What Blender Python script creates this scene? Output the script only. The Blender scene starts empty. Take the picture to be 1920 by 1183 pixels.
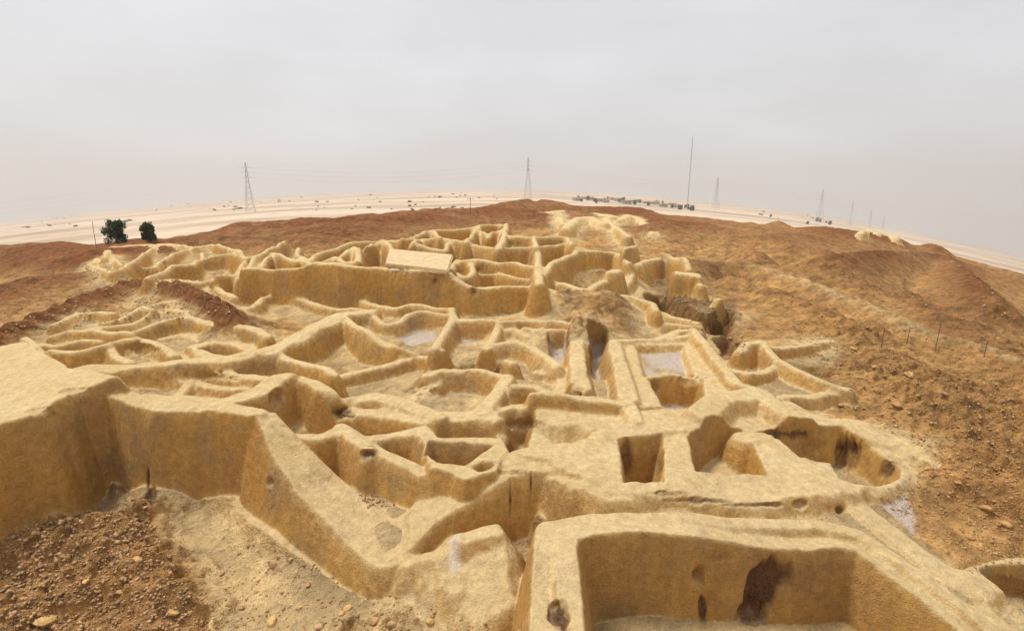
import bpy, bmesh, math, random
import numpy as np
from mathutils import Vector, Matrix

random.seed(7)
RNG = np.random.default_rng(11)
SC = bpy.context.scene
COL = SC.collection

# ------------------------------------------------------------------ camera
CAMZ = 4.0
F = 1000.0 / 1920.0                      # focal length / image width
PITCH = math.atan((591.5 - 346.0) / 1000.0)
cam = bpy.data.cameras.new('camera')
cam.sensor_width = 36.0
cam.lens = 36.0 * F
cam.clip_start = 0.05
cam.clip_end = 30000
camo = bpy.data.objects.new('camera', cam)
COL.objects.link(camo)
camo.location = (0, 0, CAMZ)
camo.rotation_euler = (math.radians(90) - PITCH, 0, 0)
SC.camera = camo

# ------------------------------------------------------------------ sky, sun, exposure
SUN_DIR = Vector((-0.42, 0.27, 1.05)).normalized()      # towards the sun
SUN_EL = math.asin(SUN_DIR.z)
SUN_AZ = math.atan2(SUN_DIR.x, SUN_DIR.y)
world = bpy.data.worlds.new('World')
SC.world = world
world.use_nodes = True
wn, wl = world.node_tree.nodes, world.node_tree.links
wn.clear()
w_out = wn.new('ShaderNodeOutputWorld')
w_bg = wn.new('ShaderNodeBackground')
w_sky = wn.new('ShaderNodeTexSky')
w_sky.sky_type = 'NISHITA'
w_sky.sun_disc = False
w_sky.sun_elevation = SUN_EL
w_sky.sun_rotation = SUN_AZ
w_sky.dust_density = 6.0
w_sky.air_density = 1.0
w_mul = wn.new('ShaderNodeVectorMath'); w_mul.operation = 'SCALE'
w_mul.inputs['Scale'].default_value = 0.085
wl.new(w_sky.outputs[0], w_mul.inputs[0])
# dust veil / thin high cloud over the clear sky
w_tc = wn.new('ShaderNodeTexCoord')
w_map = wn.new('ShaderNodeMapping'); w_map.inputs['Scale'].default_value = (1.6, 1.6, 5.0)
w_noi = wn.new('ShaderNodeTexNoise'); w_noi.inputs['Scale'].default_value = 1.7; w_noi.inputs['Detail'].default_value = 5
w_rmp = wn.new('ShaderNodeValToRGB')
w_rmp.color_ramp.elements[0].position = 0.30; w_rmp.color_ramp.elements[0].color = (0.525, 0.525, 0.535, 1)
w_rmp.color_ramp.elements[1].position = 0.72; w_rmp.color_ramp.elements[1].color = (0.62, 0.625, 0.65, 1)
wl.new(w_tc.outputs['Generated'], w_map.inputs[0]); wl.new(w_map.outputs[0], w_noi.inputs['Vector'])
wl.new(w_noi.outputs['Fac'], w_rmp.inputs[0])
w_mix = wn.new('ShaderNodeMixRGB'); w_mix.inputs[0].default_value = 0.86
wl.new(w_mul.outputs[0], w_mix.inputs[1]); wl.new(w_rmp.outputs[0], w_mix.inputs[2])
wl.new(w_mix.outputs[0], w_bg.inputs[0])
w_bg.inputs[1].default_value = 1.0
wl.new(w_bg.outputs[0], w_out.inputs[0])

sun = bpy.data.lights.new('sun', 'SUN')
sun.energy = 2.0
sun.angle = math.radians(11.0)
sun.color = (1.0, 0.95, 0.87)
suno = bpy.data.objects.new('sun', sun)
COL.objects.link(suno)
suno.rotation_euler = (-SUN_DIR).to_track_quat('-Z', 'Y').to_euler()
suno.location = (-20, 20, 60)

SC.view_settings.view_transform = 'Standard'
SC.view_settings.look = 'None'
SC.view_settings.exposure = 0.54
SC.view_settings.gamma = 1.0
SC.render.engine = 'CYCLES'
SC.cycles.use_denoising = True
SC.cycles.max_bounces = 6
SC.cycles.diffuse_bounces = 4
SC.cycles.volume_bounces = 1

# ------------------------------------------------------------------ survey helpers
# the hill falls away to both sides: S(q) is its cross slope for bearing q = x / y
def ray(px, py):
    u = (px - 960.0) / 1000.0; v = -(py - 591.5) / 1000.0
    cp, sp = math.cos(PITCH), math.sin(PITCH)
    return u, v * sp + cp, v * cp - sp
_hor = [(-250, 452), (0, 412), (100, 402), (240, 388), (400, 372), (600, 360), (800, 352), (990, 349), (1200, 362),
        (1390, 380), (1546, 398), (1673, 424), (1797, 447), (1920, 477), (2200, 550)]
_q, _s = [], []
for px, py in _hor:
    dx, dy, dz_ = ray(px, py)
    _q.append(dx / dy); _s.append(-dz_ / dy)
_qq = np.linspace(-3.0, 3.0, 301)
_ss = np.interp(_qq, _q, _s)
_k = np.exp(-0.5 * (np.arange(-12, 13) / 5.0) ** 2); _k /= _k.sum()
_ss = np.convolve(np.pad(_ss, 12, mode='edge'), _k, mode='valid')
def S(q): return np.interp(q, _qq, _ss)

def P(px, py, dz):
    """the point seen at (px, py) that lies dz above the hill's reference surface"""
    dx, dy, dzr = ray(px, py)
    q, m = dx / dy, -dzr / dy
    y = (CAMZ - dz) / max(m - float(S(q)), 0.004)
    return (q * y, y, dz - y * float(S(q)))

_perm = RNG.permutation(4096)
def vnoise(x, y, seed=0):
    x = x + seed * 17.31; y = y + seed * 9.77
    xi = np.floor(x).astype(np.int64); yi = np.floor(y).astype(np.int64)
    xf = x - xi; yf = y - yi
    u = xf * xf * xf * (xf * (xf * 6 - 15) + 10); v = yf * yf * yf * (yf * (yf * 6 - 15) + 10)
    def hsh(a, b): return _perm[(_perm[a & 4095] + b * 7 + seed * 131) & 4095] / 2047.5 - 1.0
    a = hsh(xi, yi); b = hsh(xi + 1, yi); c = hsh(xi, yi + 1); d = hsh(xi + 1, yi + 1)
    return (a * (1 - u) + b * u) * (1 - v) + (c * (1 - u) + d * u) * v
def fbm(x, y, scale, octv=4, seed=0, gain=0.5):
    r = 0; a = 1.0; t = 0
    for o in range(octv):
        r = r + a * vnoise(x / scale, y / scale, seed + o); t += a; a *= gain; scale *= 0.5
    return r / t
def sst(e0, e1, x):
    t = np.clip((x - e0) / (e1 - e0), 0, 1); return t * t * (3 - 2 * t)

# edge of the mound (where it falls to the plain), read off the skyline
_edge_px = [(-150, 480), (0, 462), (100, 458), (180, 460), (300, 445), (380, 438), (470, 420), (560, 413), (700, 403), (850, 390), (930, 388),
            (1000, 380), (1100, 383), (1180, 385), (1260, 391), (1350, 395), (1420, 406), (1480, 417), (1550, 422), (1680, 437),
            (1750, 456), (1830, 466), (1920, 494), (2100, 560)]
_eq, _ey = [], []
for px, py in _edge_px:
    x, y, z = P(px, py, 1.3); _eq.append(x / y); _ey.append(min(y, 75))
def edge(q): return np.interp(q, _eq, _ey)
PLAIN = -9.0
def ground0(X, Y):
    """bare hill and plain, without banks or walls; height above the cross slope"""
    q = np.clip(X / np.maximum(Y, 0.5), -3.0, 3.0)
    ye = edge(q)
    up = 1.3 * sst(0.36, 1.0, Y / ye)
    dn = (1.3 - PLAIN) * sst(0.0, 45.0, Y - ye)
    return up - dn

# ------------------------------------------------------------------ height field
NR, Y0, Y1, Q1 = 1420, 3.1, 86.0, 2.6
ys = Y0 * (Y1 / Y0) ** np.linspace(0, 1, NR)
qs = np.concatenate([np.linspace(-Q1, -1.17, 31)[:-1], np.linspace(-1.17, 1.17, 780), np.linspace(1.17, Q1, 31)[1:]])
NC = len(qs)
YY, QQ = np.meshgrid(ys, qs, indexing='ij')
XX = QQ * YY
SL = YY * S(QQ)
N_a = fbm(XX, YY, 0.55, 3, 3)
N_b = fbm(XX, YY, 1.6, 3, 13)
N_c = fbm(XX, YY, 0.16, 2, 23)
N_w = fbm(XX, YY, 2.4, 3, 73)
N_big = fbm(XX, YY, 7.0, 4, 33)
N_far = np.clip(YY / 18.0, 0.35, 1.6)
D = ground0(XX, YY)                        # height above cross slope (metres)
RED = sst(0.10, 0.9, D) * (0.95 - 0.45 * sst(0.1, 0.5, QQ))    # reddish earth
SALT = np.zeros_like(D)
DARK = np.zeros_like(D)
SITE = np.zeros_like(D)                    # trodden plaster dust
BANK = np.zeros_like(D)                    # loose spoil
OWN = np.full(D.shape, -1, np.int32)

def win(pts, m):
    x0 = min(p[0] for p in pts) - m; x1 = max(p[0] for p in pts) + m
    y0 = max(min(p[1] for p in pts) - m, Y0); y1 = max(p[1] for p in pts) + m
    if y1 <= Y0: return None
    r0 = max(int(np.searchsorted(ys, y0)) - 1, 0); r1 = min(int(np.searchsorted(ys, y1)) + 1, NR)
    qa = min(x0 / y0, x0 / y1); qb = max(x1 / y0, x1 / y1)
    c0 = max(int(np.searchsorted(qs, qa)) - 1, 0); c1 = min(int(np.searchsorted(qs, qb)) + 1, NC)
    if r1 - r0 < 2 or c1 - c0 < 2: return None
    return (slice(r0, r1), slice(c0, c1))

def polydist(pts, vals, x, y):
    """distance to a polyline and values interpolated along it"""
    best = np.full(x.shape, 1e9); out = [np.zeros(x.shape) for _ in vals]
    if len(pts) == 1:
        pts = pts * 2; vals = [[v[0], v[0]] for v in vals]
    for i in range(len(pts) - 1):
        ax, ay = pts[i][:2]; bx, by = pts[i + 1][:2]
        vx, vy = bx - ax, by - ay; L = vx * vx + vy * vy + 1e-9
        t = np.clip(((x - ax) * vx + (y - ay) * vy) / L, 0, 1)
        d = np.hypot(x - ax - t * vx, y - ay - t * vy)
        k = d < best
        best = np.where(k, d, best)
        for o, v in zip(out, vals):
            np.copyto(o, v[i] * (1 - t) + v[i + 1] * t, where=k)
    return best, out

def sdf(poly, x, y):
    d, _ = polydist(poly + [poly[0]], [], x, y)
    ins = np.zeros(x.shape, bool); n = len(poly)
    for i in range(n):
        ax, ay = poly[i][:2]; bx, by = poly[(i + 1) % n][:2]
        if abs(by - ay) < 1e-9: continue
        c = (ay > y) != (by > y)
        ins ^= c & (x < (bx - ax) * (y - ay) / (by - ay) + ax)
    return np.where(ins, -d, d)

def to3(pts, dz):
    r = []
    for p in pts:
        z = p[2] if len(p) > 2 and p[2] is not None else dz
        w = p[3] if len(p) > 3 else None
        x, y, _ = P(p[0], p[1], z); r.append((x, y, z, w))
    return r

def smax(a, b, k):
    h = np.clip(0.5 + 0.5 * (a - b) / k, 0, 1)
    return b * (1 - h) + a * h + k * h * (1 - h)

def bank(pts, dz, r, red=1.0, rough=0.12, power=1.6, dark=0.0):
    """soft heap or spoil bank; top along pts"""
    p = to3(pts, dz); w = win(p, r * 2.6)
    if w is None: return
    x, y = XX[w], YY[w]
    d, (h,) = polydist(p, [[a[2] for a in p]], x, y)
    d = d * (1 + 0.25 * N_b[w])
    prof = np.exp(-(d / r) ** power)
    base = D[w]
    t = base + (h - base) * prof + prof * rough * (N_a[w] + 0.6 * N_c[w])
    D[w] = np.where(h > base, smax(t, base, 0.05), base) 
    RED[w] = RED[w] * (1 - prof) + red * prof
    BANK[w] = np.maximum(BANK[w], prof)
    DARK[w] = np.maximum(DARK[w], prof * dark)

def level(poly, dz, feather=0.3, salt=0.0, red=None, site=1.0):
    p = to3(poly, dz); w = win(p, feather + 0.5)
    if w is None: return
    s = sdf([a[:2] for a in p], XX[w], YY[w]) + 0.08 * N_a[w]
    m = 1 - sst(0, feather, s)
    h = float(np.mean([a[2] for a in p]))
    D[w] = D[w] * (1 - m) + h * m
    if 'GND' in globals(): GND[w] = GND[w] * (1 - m) + h * m
    SITE[w] = np.maximum(SITE[w], m * site)
    if red is not None: RED[w] = RED[w] * (1 - m) + red * m
    if salt: SALT[w] = np.maximum(SALT[w], m * salt)

def tint(poly, field, val, feather=0.15, dz=0.0, bare=False):
    p = to3(poly, dz); w = win(p, feather + 0.6)
    if w is None: return
    s = sdf([a[:2] for a in p], XX[w], YY[w]) + 0.5 * feather * (N_a[w] + N_c[w])
    m = 1 - sst(-feather, feather, s)
    if bare: m = m * (OWN[w] < 0)
    field[w] = np.maximum(field[w], m * val)

HOUSES = []            # (label, category, group, [wall ids])
WALLS = []             # wall id -> house index
def house(label):
    HOUSES.append(label); return len(HOUSES) - 1
def newwall(h):
    WALLS.append(h); return len(WALLS) - 1

def ridge(hs, pts, dz=0.6, w=0.17, bat=0.10, rough=1.0, wid=None, talus=0.14, k=0.085, slope=0.22):
    """eroded wall: pts are on its crown"""
    global G
    p = to3(pts, dz)
    W = [(a[3] if a[3] else w) * float(np.interp(a[1], [7.0, 10.0, 20.0], [1.0, 0.64, 0.66])) for a in p]
    wd = win(p, max(W) + bat + 1.6)
    if wd is None: return None
    wid = newwall(hs) if wid is None else wid
    x, y = XX[wd], YY[wd]
    d, (h, ww) = polydist(p, [[a[2] for a in p], W], x, y)
    fr = N_far[wd]
    d0 = d
    d = d + rough * np.minimum(0.05 * fr, 0.26 * ww) * (N_a[wd] + 0.25 * N_c[wd])
    base = GND[wd]
    h = h + rough * (0.035 * N_a[wd] + 0.06 * N_b[wd]) + 0.30 * np.clip(rough, 0, 1) * np.clip(h - base, 0, 0.8) * N_w[wd]
    H = np.maximum(h - base, 0)
    b = 0.5 * bat + slope * H
    t = np.clip((d - 0.85 * ww) / (0.15 * ww + b), 0, 1)
    prof = 1 - t ** 1.35
    tl = talus * (1.5 + 1.6 * N_b[wd]) * np.exp(-np.maximum(d - ww - b, 0) / 0.30)
    zw = base + H * np.maximum(prof, tl)
    old = D[wd]
    new = smax(zw, old, k)
    D[wd] = np.where(H > 0.02, new, old)
    o = OWN[wd]
    o[(zw > old - 0.01) & (H * prof > 0.05)] = wid
    SITE[wd] = np.maximum(SITE[wd], np.exp(-(d0 / (0.9 + ww)) ** 2))
    return wid

def plate(hs, poly, dz, bat=0.10, rough=1.0, wid=None, k=0.05):
    p = to3(poly, dz); wd = win(p, 1.8)
    if wd is None: return None
    wid = newwall(hs) if wid is None else wid
    x, y = XX[wd], YY[wd]
    s = sdf([a[:2] for a in p], x, y) + rough * 0.06 * (N_a[wd] + 0.2 * N_c[wd])
    # top plane fitted to the corners
    A = np.array([[a[0], a[1], 1.0] for a in p]); zz = np.array([a[2] for a in p])
    co, *_ = np.linalg.lstsq(A, zz, rcond=None)
    h = co[0] * x + co[1] * y + co[2] + rough * (0.03 * N_a[wd] + 0.05 * N_b[wd])
    base = GND[wd]; H = np.maximum(h - base, 0)
    b = bat + 0.09 * H
    t = np.clip((s + 0.03) / (b + 0.03), 0, 1)
    prof = 1 - t ** 1.35
    tl = 0.10 * np.exp(-np.maximum(s - b, 0) / 0.2)
    zw = base + H * np.maximum(prof, tl)
    old = D[wd]
    D[wd] = np.where(H > 0.02, smax(zw, old, k), old)
    o = OWN[wd]; o[(zw > old - 0.01) & (H * prof > 0.05)] = wid
    SITE[wd] = np.maximum(SITE[wd], np.exp(-np.maximum(s, 0) ** 2))
    return wid

def pit(poly, rim, floor, bat=0.10, rough=1.0, salt=0.0, dark=0.0, hs=None):
    """sunk room: poly is traced on its rim"""
    p = to3(poly, rim); wd = win(p, 0.8)
    if wd is None: return
    x, y = XX[wd], YY[wd]
    s = sdf([a[:2] for a in p], x, y) + rough * 0.05 * N_far[wd] * (N_a[wd] + 0.3 * np.maximum(rough - 0.7, 0) * N_c[wd])
    dep = np.maximum(D[wd] - floor, 0)
    b = 0.8 * bat + 0.12 * dep
    t = np.clip(-s / b, 0, 1)
    m = t ** 1.25
    D[wd] = D[wd] - dep * m
    GND[wd] = np.where(t > 0, np.minimum(GND[wd], floor + 0.03), GND[wd])
    if hs is not None:
        wid = newwall(hs); o = OWN[wd]; o[(s > -b * 1.05) & (s < 0.5) & (o < 0) & (dep > 0.1)] = wid
    inn = sst(0.75, 1.1, -s / b)
    if salt: SALT[wd] = np.maximum(SALT[wd], inn * salt * sst(-0.5, 0.2, N_b[wd] + 0.3))
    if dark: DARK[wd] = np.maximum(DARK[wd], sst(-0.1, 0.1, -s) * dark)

def sink(poly, rim, floor):
    """floor level inside a ring of wall crowns"""
    p = to3(poly, rim); wd = win(p, 0.5)
    s_ = sdf([a[:2] for a in p], XX[wd], YY[wd]); m = 1 - sst(-0.06, 0.06, s_)
    for A_ in (D, GND): A_[wd] = A_[wd] * (1 - m) + np.minimum(floor + 0.03 * N_b[wd], A_[wd]) * m

# ---- ground relief -------------------------------------------------
D += N_big * 0.35 * sst(14, 40, YY) + N_b * 0.07 + (0.34 * N_w - 0.30 * np.abs(fbm(XX, YY, 3.3, 3, 91))) * sst(15, 30, YY)
# left banks
bank([(-60, 640), (40, 600), (140, 560), (250, 528), (330, 533), (400, 560), (440, 590)], 0.85, 0.68, 1.0, dark=0.15)
bank([(-60, 560), (20, 530), (80, 520)], 1.0, 2.2, 0.95)
bank([(-80, 470), (60, 462), (110, 468), (170, 470)], 1.5, 3.0, 1.0)
bank([(360, 452), (450, 436), (560, 428), (600, 436)], 1.45, 3.2, 1.0)
bank([(610, 425), (680, 412), (760, 405), (850, 394), (930, 391)], 1.6, 3.5, 1.0)
bank([(960, 378), (1000, 371), (1040, 377)], 2.3, 3.2, 1.0)
bank([(1090, 388), (1180, 388), (1270, 393)], 1.9, 3.5, 1.0)
bank([(1310, 394), (1360, 392), (1410, 400)], 2.1, 3.0, 1.0)
bank([(1460, 415), (1520, 417)], 1.9, 3.0, 0.9)
bank([(1240, 425), (1300, 415), (1330, 425)], 1.5, 2.6, 0.8)
bank([(1420, 445), (1480, 437), (1540, 445)], 1.5, 3.0, 0.7)
bank([(1560, 478), (1640, 470), (1720, 472), (1775, 478), (1830, 520), (1870, 560)], 2.0, 2.2, 0.85, power=1.4, dark=0.1)
bank([(1660, 455), (1740, 452)], 1.7, 3.0, 0.8)
bank([(1545, 425), (1610, 434), (1690, 444), (1760, 460)], 2.5, 3.2, 0.9)
bank([(1800, 470), (1900, 492), (1990, 520)], 1.8, 2.5, 0.8)
bank([(1290, 487), (1400, 492), (1500, 522), (1650, 580), (1750, 622), (1850, 655), (1990, 715)], 0.95, 1.0, 0.35, rough=0.1)
bank([(1480, 560), (1600, 620), (1700, 700), (1800, 790), (1900, 880)], 0.55, 1.3, 0.3, rough=0.16)
bank([(1700, 560), (1790, 600), (1850, 640)], 0.9, 1.0, 0.75)
bank([(1900, 640), (1990, 760), (2050, 880)], 1.0, 1.5, 0.4)
for px, py, dz_, r_, rd in [(1400, 462, 1.35, 1.4, .55), (1470, 452, 1.6, 1.8, .6), (1545, 470, 1.5, 1.6, .6), (1380, 520, 0.7, 0.8, .4), (1450, 545, 0.75, 0.9, .4), (1540, 575, 0.75, 0.9, .4),
                           (1620, 610, 0.7, 0.8, .4), (1600, 530, 1.0, 1.2, .55), (1700, 545, 1.1, 1.2, .7), (1790, 585, 1.0, 1.0, .7), (1880, 600, 1.2, 1.3, .7), (1660, 680, 0.6, 0.6, .4), (1740, 700, 0.65, 0.7, .4),
                           (1830, 720, 0.75, 0.8, .45), (1900, 790, 0.7, 0.7, .45), (1780, 790, 0.5, 0.5, .4), (1860, 860, 0.5, 0.5, .45), (1900, 960, 0.35, 0.5, .45), (1820, 930, 0.3, 0.35, .4), (1340, 425, 1.6, 1.6, .8), (1240, 410, 1.7, 2.0, .9)]:
    bank([(px, py), (px + 14, py + 5)], dz_, r_, rd, rough=0.14, power=1.8)
# sandy heap below the long wall
bank([(1060, 600), (1120, 575), (1150, 556)], 0.75, 0.75, 0.35, rough=0.1)
bank([(1060, 545), (1120, 545)], 0.95, 0.8, 0.25, rough=0.08)
# near floors sunk below the crowns
level([(-200, 1183), (-200, 960), (100, 920), (240, 890), (300, 900), (480, 930), (560, 985), (700, 1090), (960, 1000), (1000, 900), (1030, 890), (1040, 1183), (700, 1400), (-200, 1400)], -0.88, 0.5, red=0.0, site=0.9)
level([(1000, 910), (1060, 890), (1300, 940), (1560, 955), (1540, 985), (1020, 985)], -0.40, 0.25, red=0.0)
# crumbled heap under the tall near wall
bank([(-150, 1050), (0, 1020), (150, 985), (265, 965)], -0.45, 0.55, 0.35, rough=0.13, power=2.2)
bank([(-100, 1180), (100, 1110), (230, 1050), (290, 1080), (330, 1150)], -0.52, 0.66, 0.35, rough=0.13, power=2.4)
bank([(640, 1190), (760, 1165)], -0.75, 0.35, 0.2, rough=0.12)

GND = D.copy()

# ---- far and middle ruins, traced along their crowns ------------------
hG = house('far cluster of low crumbled walls and humps below the brown skyline mound')
ridge(hG, [(1028, 397), (1075, 393), (1110, 398), (1150, 404)], 1.4, 0.5, 0.3)
ridge(hG, [(1062, 424), (1085, 408), (1110, 406), (1135, 420)], 1.28, 0.5, 0.5)
ridge(hG, [(1160, 412), (1175, 403), (1195, 406), (1210, 418)], 1.3, 0.35, 0.2)
ridge(hG, [(1205, 420), (1232, 425), (1225, 436)], 1.1, 0.4, 0.3)
ridge(hG, [(1130, 402), (1160, 430), (1180, 440)], 1.12, 0.35, 0.2)
ridge(hG, [(1048, 400), (1056, 420)], 1.2, 0.4, 0.2)

hQ = house('low pale ruin on the right skyline in front of the plain')
ridge(hQ, [(1616, 434), (1632, 431), (1646, 437)], 2.7, 0.5, 0.2)
ridge(hQ, [(1655, 438), (1672, 441), (1684, 446)], 2.65, 0.5, 0.2)
hE = house('ruined mud house of thin slanting walls below the two green trees')
ridge(hE, [(194, 479), (210, 461), (290, 457)], 1.45, 0.17)
ridge(hE, [(165, 495), (210, 510), (275, 502), (288, 500)], 1.0, 0.18)
ridge(hE, [(223, 507), (262, 481), (296, 457), (320, 457), (367, 462)], 1.45, 0.17)
ridge(hE, [(204, 476), (228, 497)], 1.2, 0.14)
ridge(hE, [(288, 501), (322, 476), (367, 462)], 1.35, 0.17)
ridge(hE, [(275, 521), (322, 500), (362, 495), (380, 481), (378, 474)], 1.2, 0.17)
ridge(hE, [(165, 495), (194, 479)], 1.15, 0.15)
hE2 = house('ruined mud house between the slanting walls and the long brown wall')
ridge(hE2, [(383, 484), (432, 479), (461, 487), (443, 505), (409, 515)], 1.25, 0.18)
ridge(hE2, [(367, 460), (393, 457), (430, 463), (461, 482), (498, 471)], 1.4, 0.18)
ridge(hE2, [(309, 523), (367, 523), (409, 515)], 1.0, 0.17)
ridge(hE2, [(367, 523), (409, 544), (440, 560)], 0.75, 0.17)
ridge(hE2, [(443, 505), (452, 520)], 1.1, 0.16)

hF = house('ruined mud rooms directly behind the left end of the long brown wall')
ridge(hF, [(458, 499), (490, 473), (534, 453)], 1.45, 0.16)
ridge(hF, [(473, 501), (515, 479), (555, 486)], 1.35, 0.16)
ridge(hF, [(509, 475), (557, 483), (566, 477), (585, 490)], 1.45, 0.17)
ridge(hF, [(559, 462), (556, 476)], 1.5, 0.15)
ridge(hF, [(581, 481), (597, 469), (631, 464), (657, 458), (716, 445), (754, 447)], 1.5, 0.18)
ridge(hF, [(627, 480), (669, 496)], 1.35, 0.17)
ridge(hF, [(642, 477), (663, 464), (671, 469), (672, 494)], 1.45, 0.2)
ridge(hF, [(688, 466), (701, 458), (722, 454), (740, 470)], 1.45, 0.18)
ridge(hF, [(585, 490), (627, 480)], 1.35, 0.18)

hD = house('ruined mud house with rows of small rooms behind the pale flat slab')
ridge(hD, [(754, 446), (800, 449), (850, 452), (890, 456), (944, 465), (1006, 466), (1071, 462)], 1.45, 0.17)
ridge(hD, [(754, 446), (800, 436), (840, 430), (900, 424), (935, 420), (949, 422)], 1.6, 0.18)
ridge(hD, [(873, 452), (900, 424)], 1.6, 0.17)
ridge(hD, [(949, 422), (944, 446), (934, 463)], 1.6, 0.25)
ridge(hD, [(945, 441), (1000, 446), (1065, 447), (1071, 462)], 1.55, 0.18)
ridge(hD, [(1001, 446), (1006, 466)], 1.55, 0.18)
ridge(hD, [(815, 436), (825, 450)], 1.55, 0.16)
ridge(hD, [(885, 427), (915, 441), (940, 430)], 1.5, 0.14)
ridge(hD, [(770, 462), (790, 450)], 1.4, 0.15)
ridge(hD, [(780, 463), (835, 467), (845, 455)], 1.3, 0.16)
ridge(hD, [(857, 479), (906, 482), (971, 490), (1001, 497)], 1.35, 0.17)
ridge(hD, [(1009, 466), (1009, 500), (1011, 530)], 1.35, 0.19)
ridge(hD, [(850, 487), (868, 481), (884, 488), (887, 504), (872, 514)], 1.25, 0.16)
ridge(hD, [(850, 487), (846, 502), (872, 514)], 1.2, 0.16)
ridge(hD, [(895, 512), (930, 508), (965, 518), (1008, 524)], 0.95, 0.16)

hD2 = house('large open mud room with rounded rim right of the small rooms')
ridge(hD2, [(1013, 512), (1040, 486), (1082, 474), (1160, 473), (1178, 492)], 1.3, 0.2)
ridge(hD2, [(1011, 520), (1050, 530), (1100, 545), (1136, 530)], 0.8, 0.2)
ridge(hD2, [(1178, 492, 1.25), (1182, 515, 0.85), (1165, 538, 0.5)], 1.25, 0.32, 0.2)
ridge(hD2, [(1146, 512, 1.15), (1158, 506, 1.2)], 1.2, 0.3, 0.15)
plate(hD2, [(1166, 464), (1197, 459), (1198, 463), (1168, 468)], 1.7, 0.05)
ridge(hD2, [(1071, 462), (1120, 468), (1160, 473)], 1.25, 0.18)

hLW = house('long tall brown mud wall with a sheer face running across the site')
ridge(hLW, [(458, 505, 1.49), (500, 507, 1.42), (562, 507, 1.45), (590, 496, 1.64), (640, 497, 1.63)], 1.45, 0.26, 0.05, 0.7, talus=0.04, slope=0.09)
ridge(hLW, [(640, 497, 1.63), (700, 499, 1.57), (780, 503, 1.51), (840, 510, 1.40)], 1.4, 0.28, 0.05, 0.7, talus=0.04, slope=0.09)
ridge(hLW, [(840, 510, 1.40), (878, 533, 1.05), (900, 536, 1.0), (1000, 535, 1.0), (1045, 546, 0.85)], 1.2, 0.26, 0.07, 0.8, talus=0.06, slope=0.12)

hR = house('crumbling yellow stubs and pillars beside the dark trench on the right')
bank([(1290, 566), (1350, 580)], 0.25, 0.7, 0.3, rough=0.1)
GND[:] = np.where(OWN < 0, D, GND)
ridge(hR, [(1196, 490, 1.2), (1215, 481), (1236, 480)], 1.3, 0.25, 0.3, 2.0)
ridge(hR, [(1250, 479), (1284, 490), (1292, 504, 1.1)], 1.3, 0.2, 0.25, 1.6)
plate(hR, [(1264, 507), (1318, 514), (1316, 519), (1266, 512)], 1.15, 0.14, 1.5)
ridge(hR, [(1315, 535)], 0.85, 0.30, 0.06)
ridge(hR, [(1350, 562)], 0.60, 0.22, 0.25)
ridge(hR, [(1262, 560), (1300, 572), (1340, 572)], 0.6, 0.14, 0.1)
ridge(hR, [(1145, 553), (1185, 556), (1226, 566), (1232, 580)], 0.75, 0.18, 0.1)
ridge(hR, [(1244, 582), (1275, 592), (1310, 606)], 0.55, 0.16, 0.1)
ridge(hR, [(1250, 606), (1285, 612), (1312, 616)], 0.5, 0.14, 0.1)
pit([(1205, 548), (1245, 545), (1275, 562), (1325, 582), (1375, 575), (1382, 605), (1370, 622), (1320, 612), (1280, 590), (1230, 572)], 0.3, -0.75, 0.3, 2.5, dark=0.40)  # trench coloured darker to carry its deep shade
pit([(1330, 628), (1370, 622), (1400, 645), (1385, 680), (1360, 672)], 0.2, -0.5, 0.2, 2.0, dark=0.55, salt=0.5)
tint([(1205, 548), (1250, 545), (1325, 580), (1378, 575), (1385, 622), (1320, 615), (1270, 590)], DARK, 0.75, 0.15, -0.2, True)  # more of the trench shade painted into the bare ground colour
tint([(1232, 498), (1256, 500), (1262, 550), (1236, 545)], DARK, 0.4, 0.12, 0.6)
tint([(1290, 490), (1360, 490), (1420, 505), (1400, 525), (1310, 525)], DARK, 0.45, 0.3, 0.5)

# ---- left mosaic of small rooms --------------------------------------
hL = house('honeycomb of low rounded mud rooms behind the tall near wall')
ridge(hL, [(97, 611), (147, 584), (187, 580), (213, 586)], 0.55, 0.13)
ridge(hL, [(167, 612), (217, 600), (267, 577), (288, 581)], 0.55, 0.13)
ridge(hL, [(290, 583), (247, 605), (177, 618)], 0.45, 0.13)
ridge(hL, [(267, 577), (300, 567), (350, 564), (400, 567), (432, 580)], 0.55, 0.14)
ridge(hL, [(320, 580), (360, 590), (400, 580), (425, 583)], 0.42, 0.14)
ridge(hL, [(245, 625), (310, 601), (350, 597), (400, 605), (483, 615), (502, 626)], 0.62, 0.17)
ridge(hL, [(170, 622), (245, 625)], 0.4, 0.15)
ridge(hL, [(75, 645), (105, 648), (150, 636), (188, 636)], 0.45, 0.12)
ridge(hL, [(95, 657), (140, 660), (200, 648), (233, 637), (256, 637)], 0.55, 0.15)
ridge(hL, [(256, 637), (300, 650), (325, 662)], 0.45, 0.16)
ridge(hL, [(205, 650), (215, 668), (245, 678)], 0.42, 0.15)
ridge(hL, [(45, 634), (76, 660)], 0.75, 0.14)
ridge(hL, [(300, 638), (340, 628), (400, 640), (470, 648)], 0.28, 0.16)
ridge(hL, [(95, 630), (130, 622), (170, 622)], 0.45, 0.12)
ridge(hL, [(432, 580), (470, 578), (495, 562)], 0.5, 0.15)
plate(hL, [(350, 650), (400, 634), (480, 644), (470, 662), (425, 674), (370, 668)], 0.32)
pit([(368, 655), (396, 642), (430, 645), (462, 655), (425, 666)], 0.32, -0.35)

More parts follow.
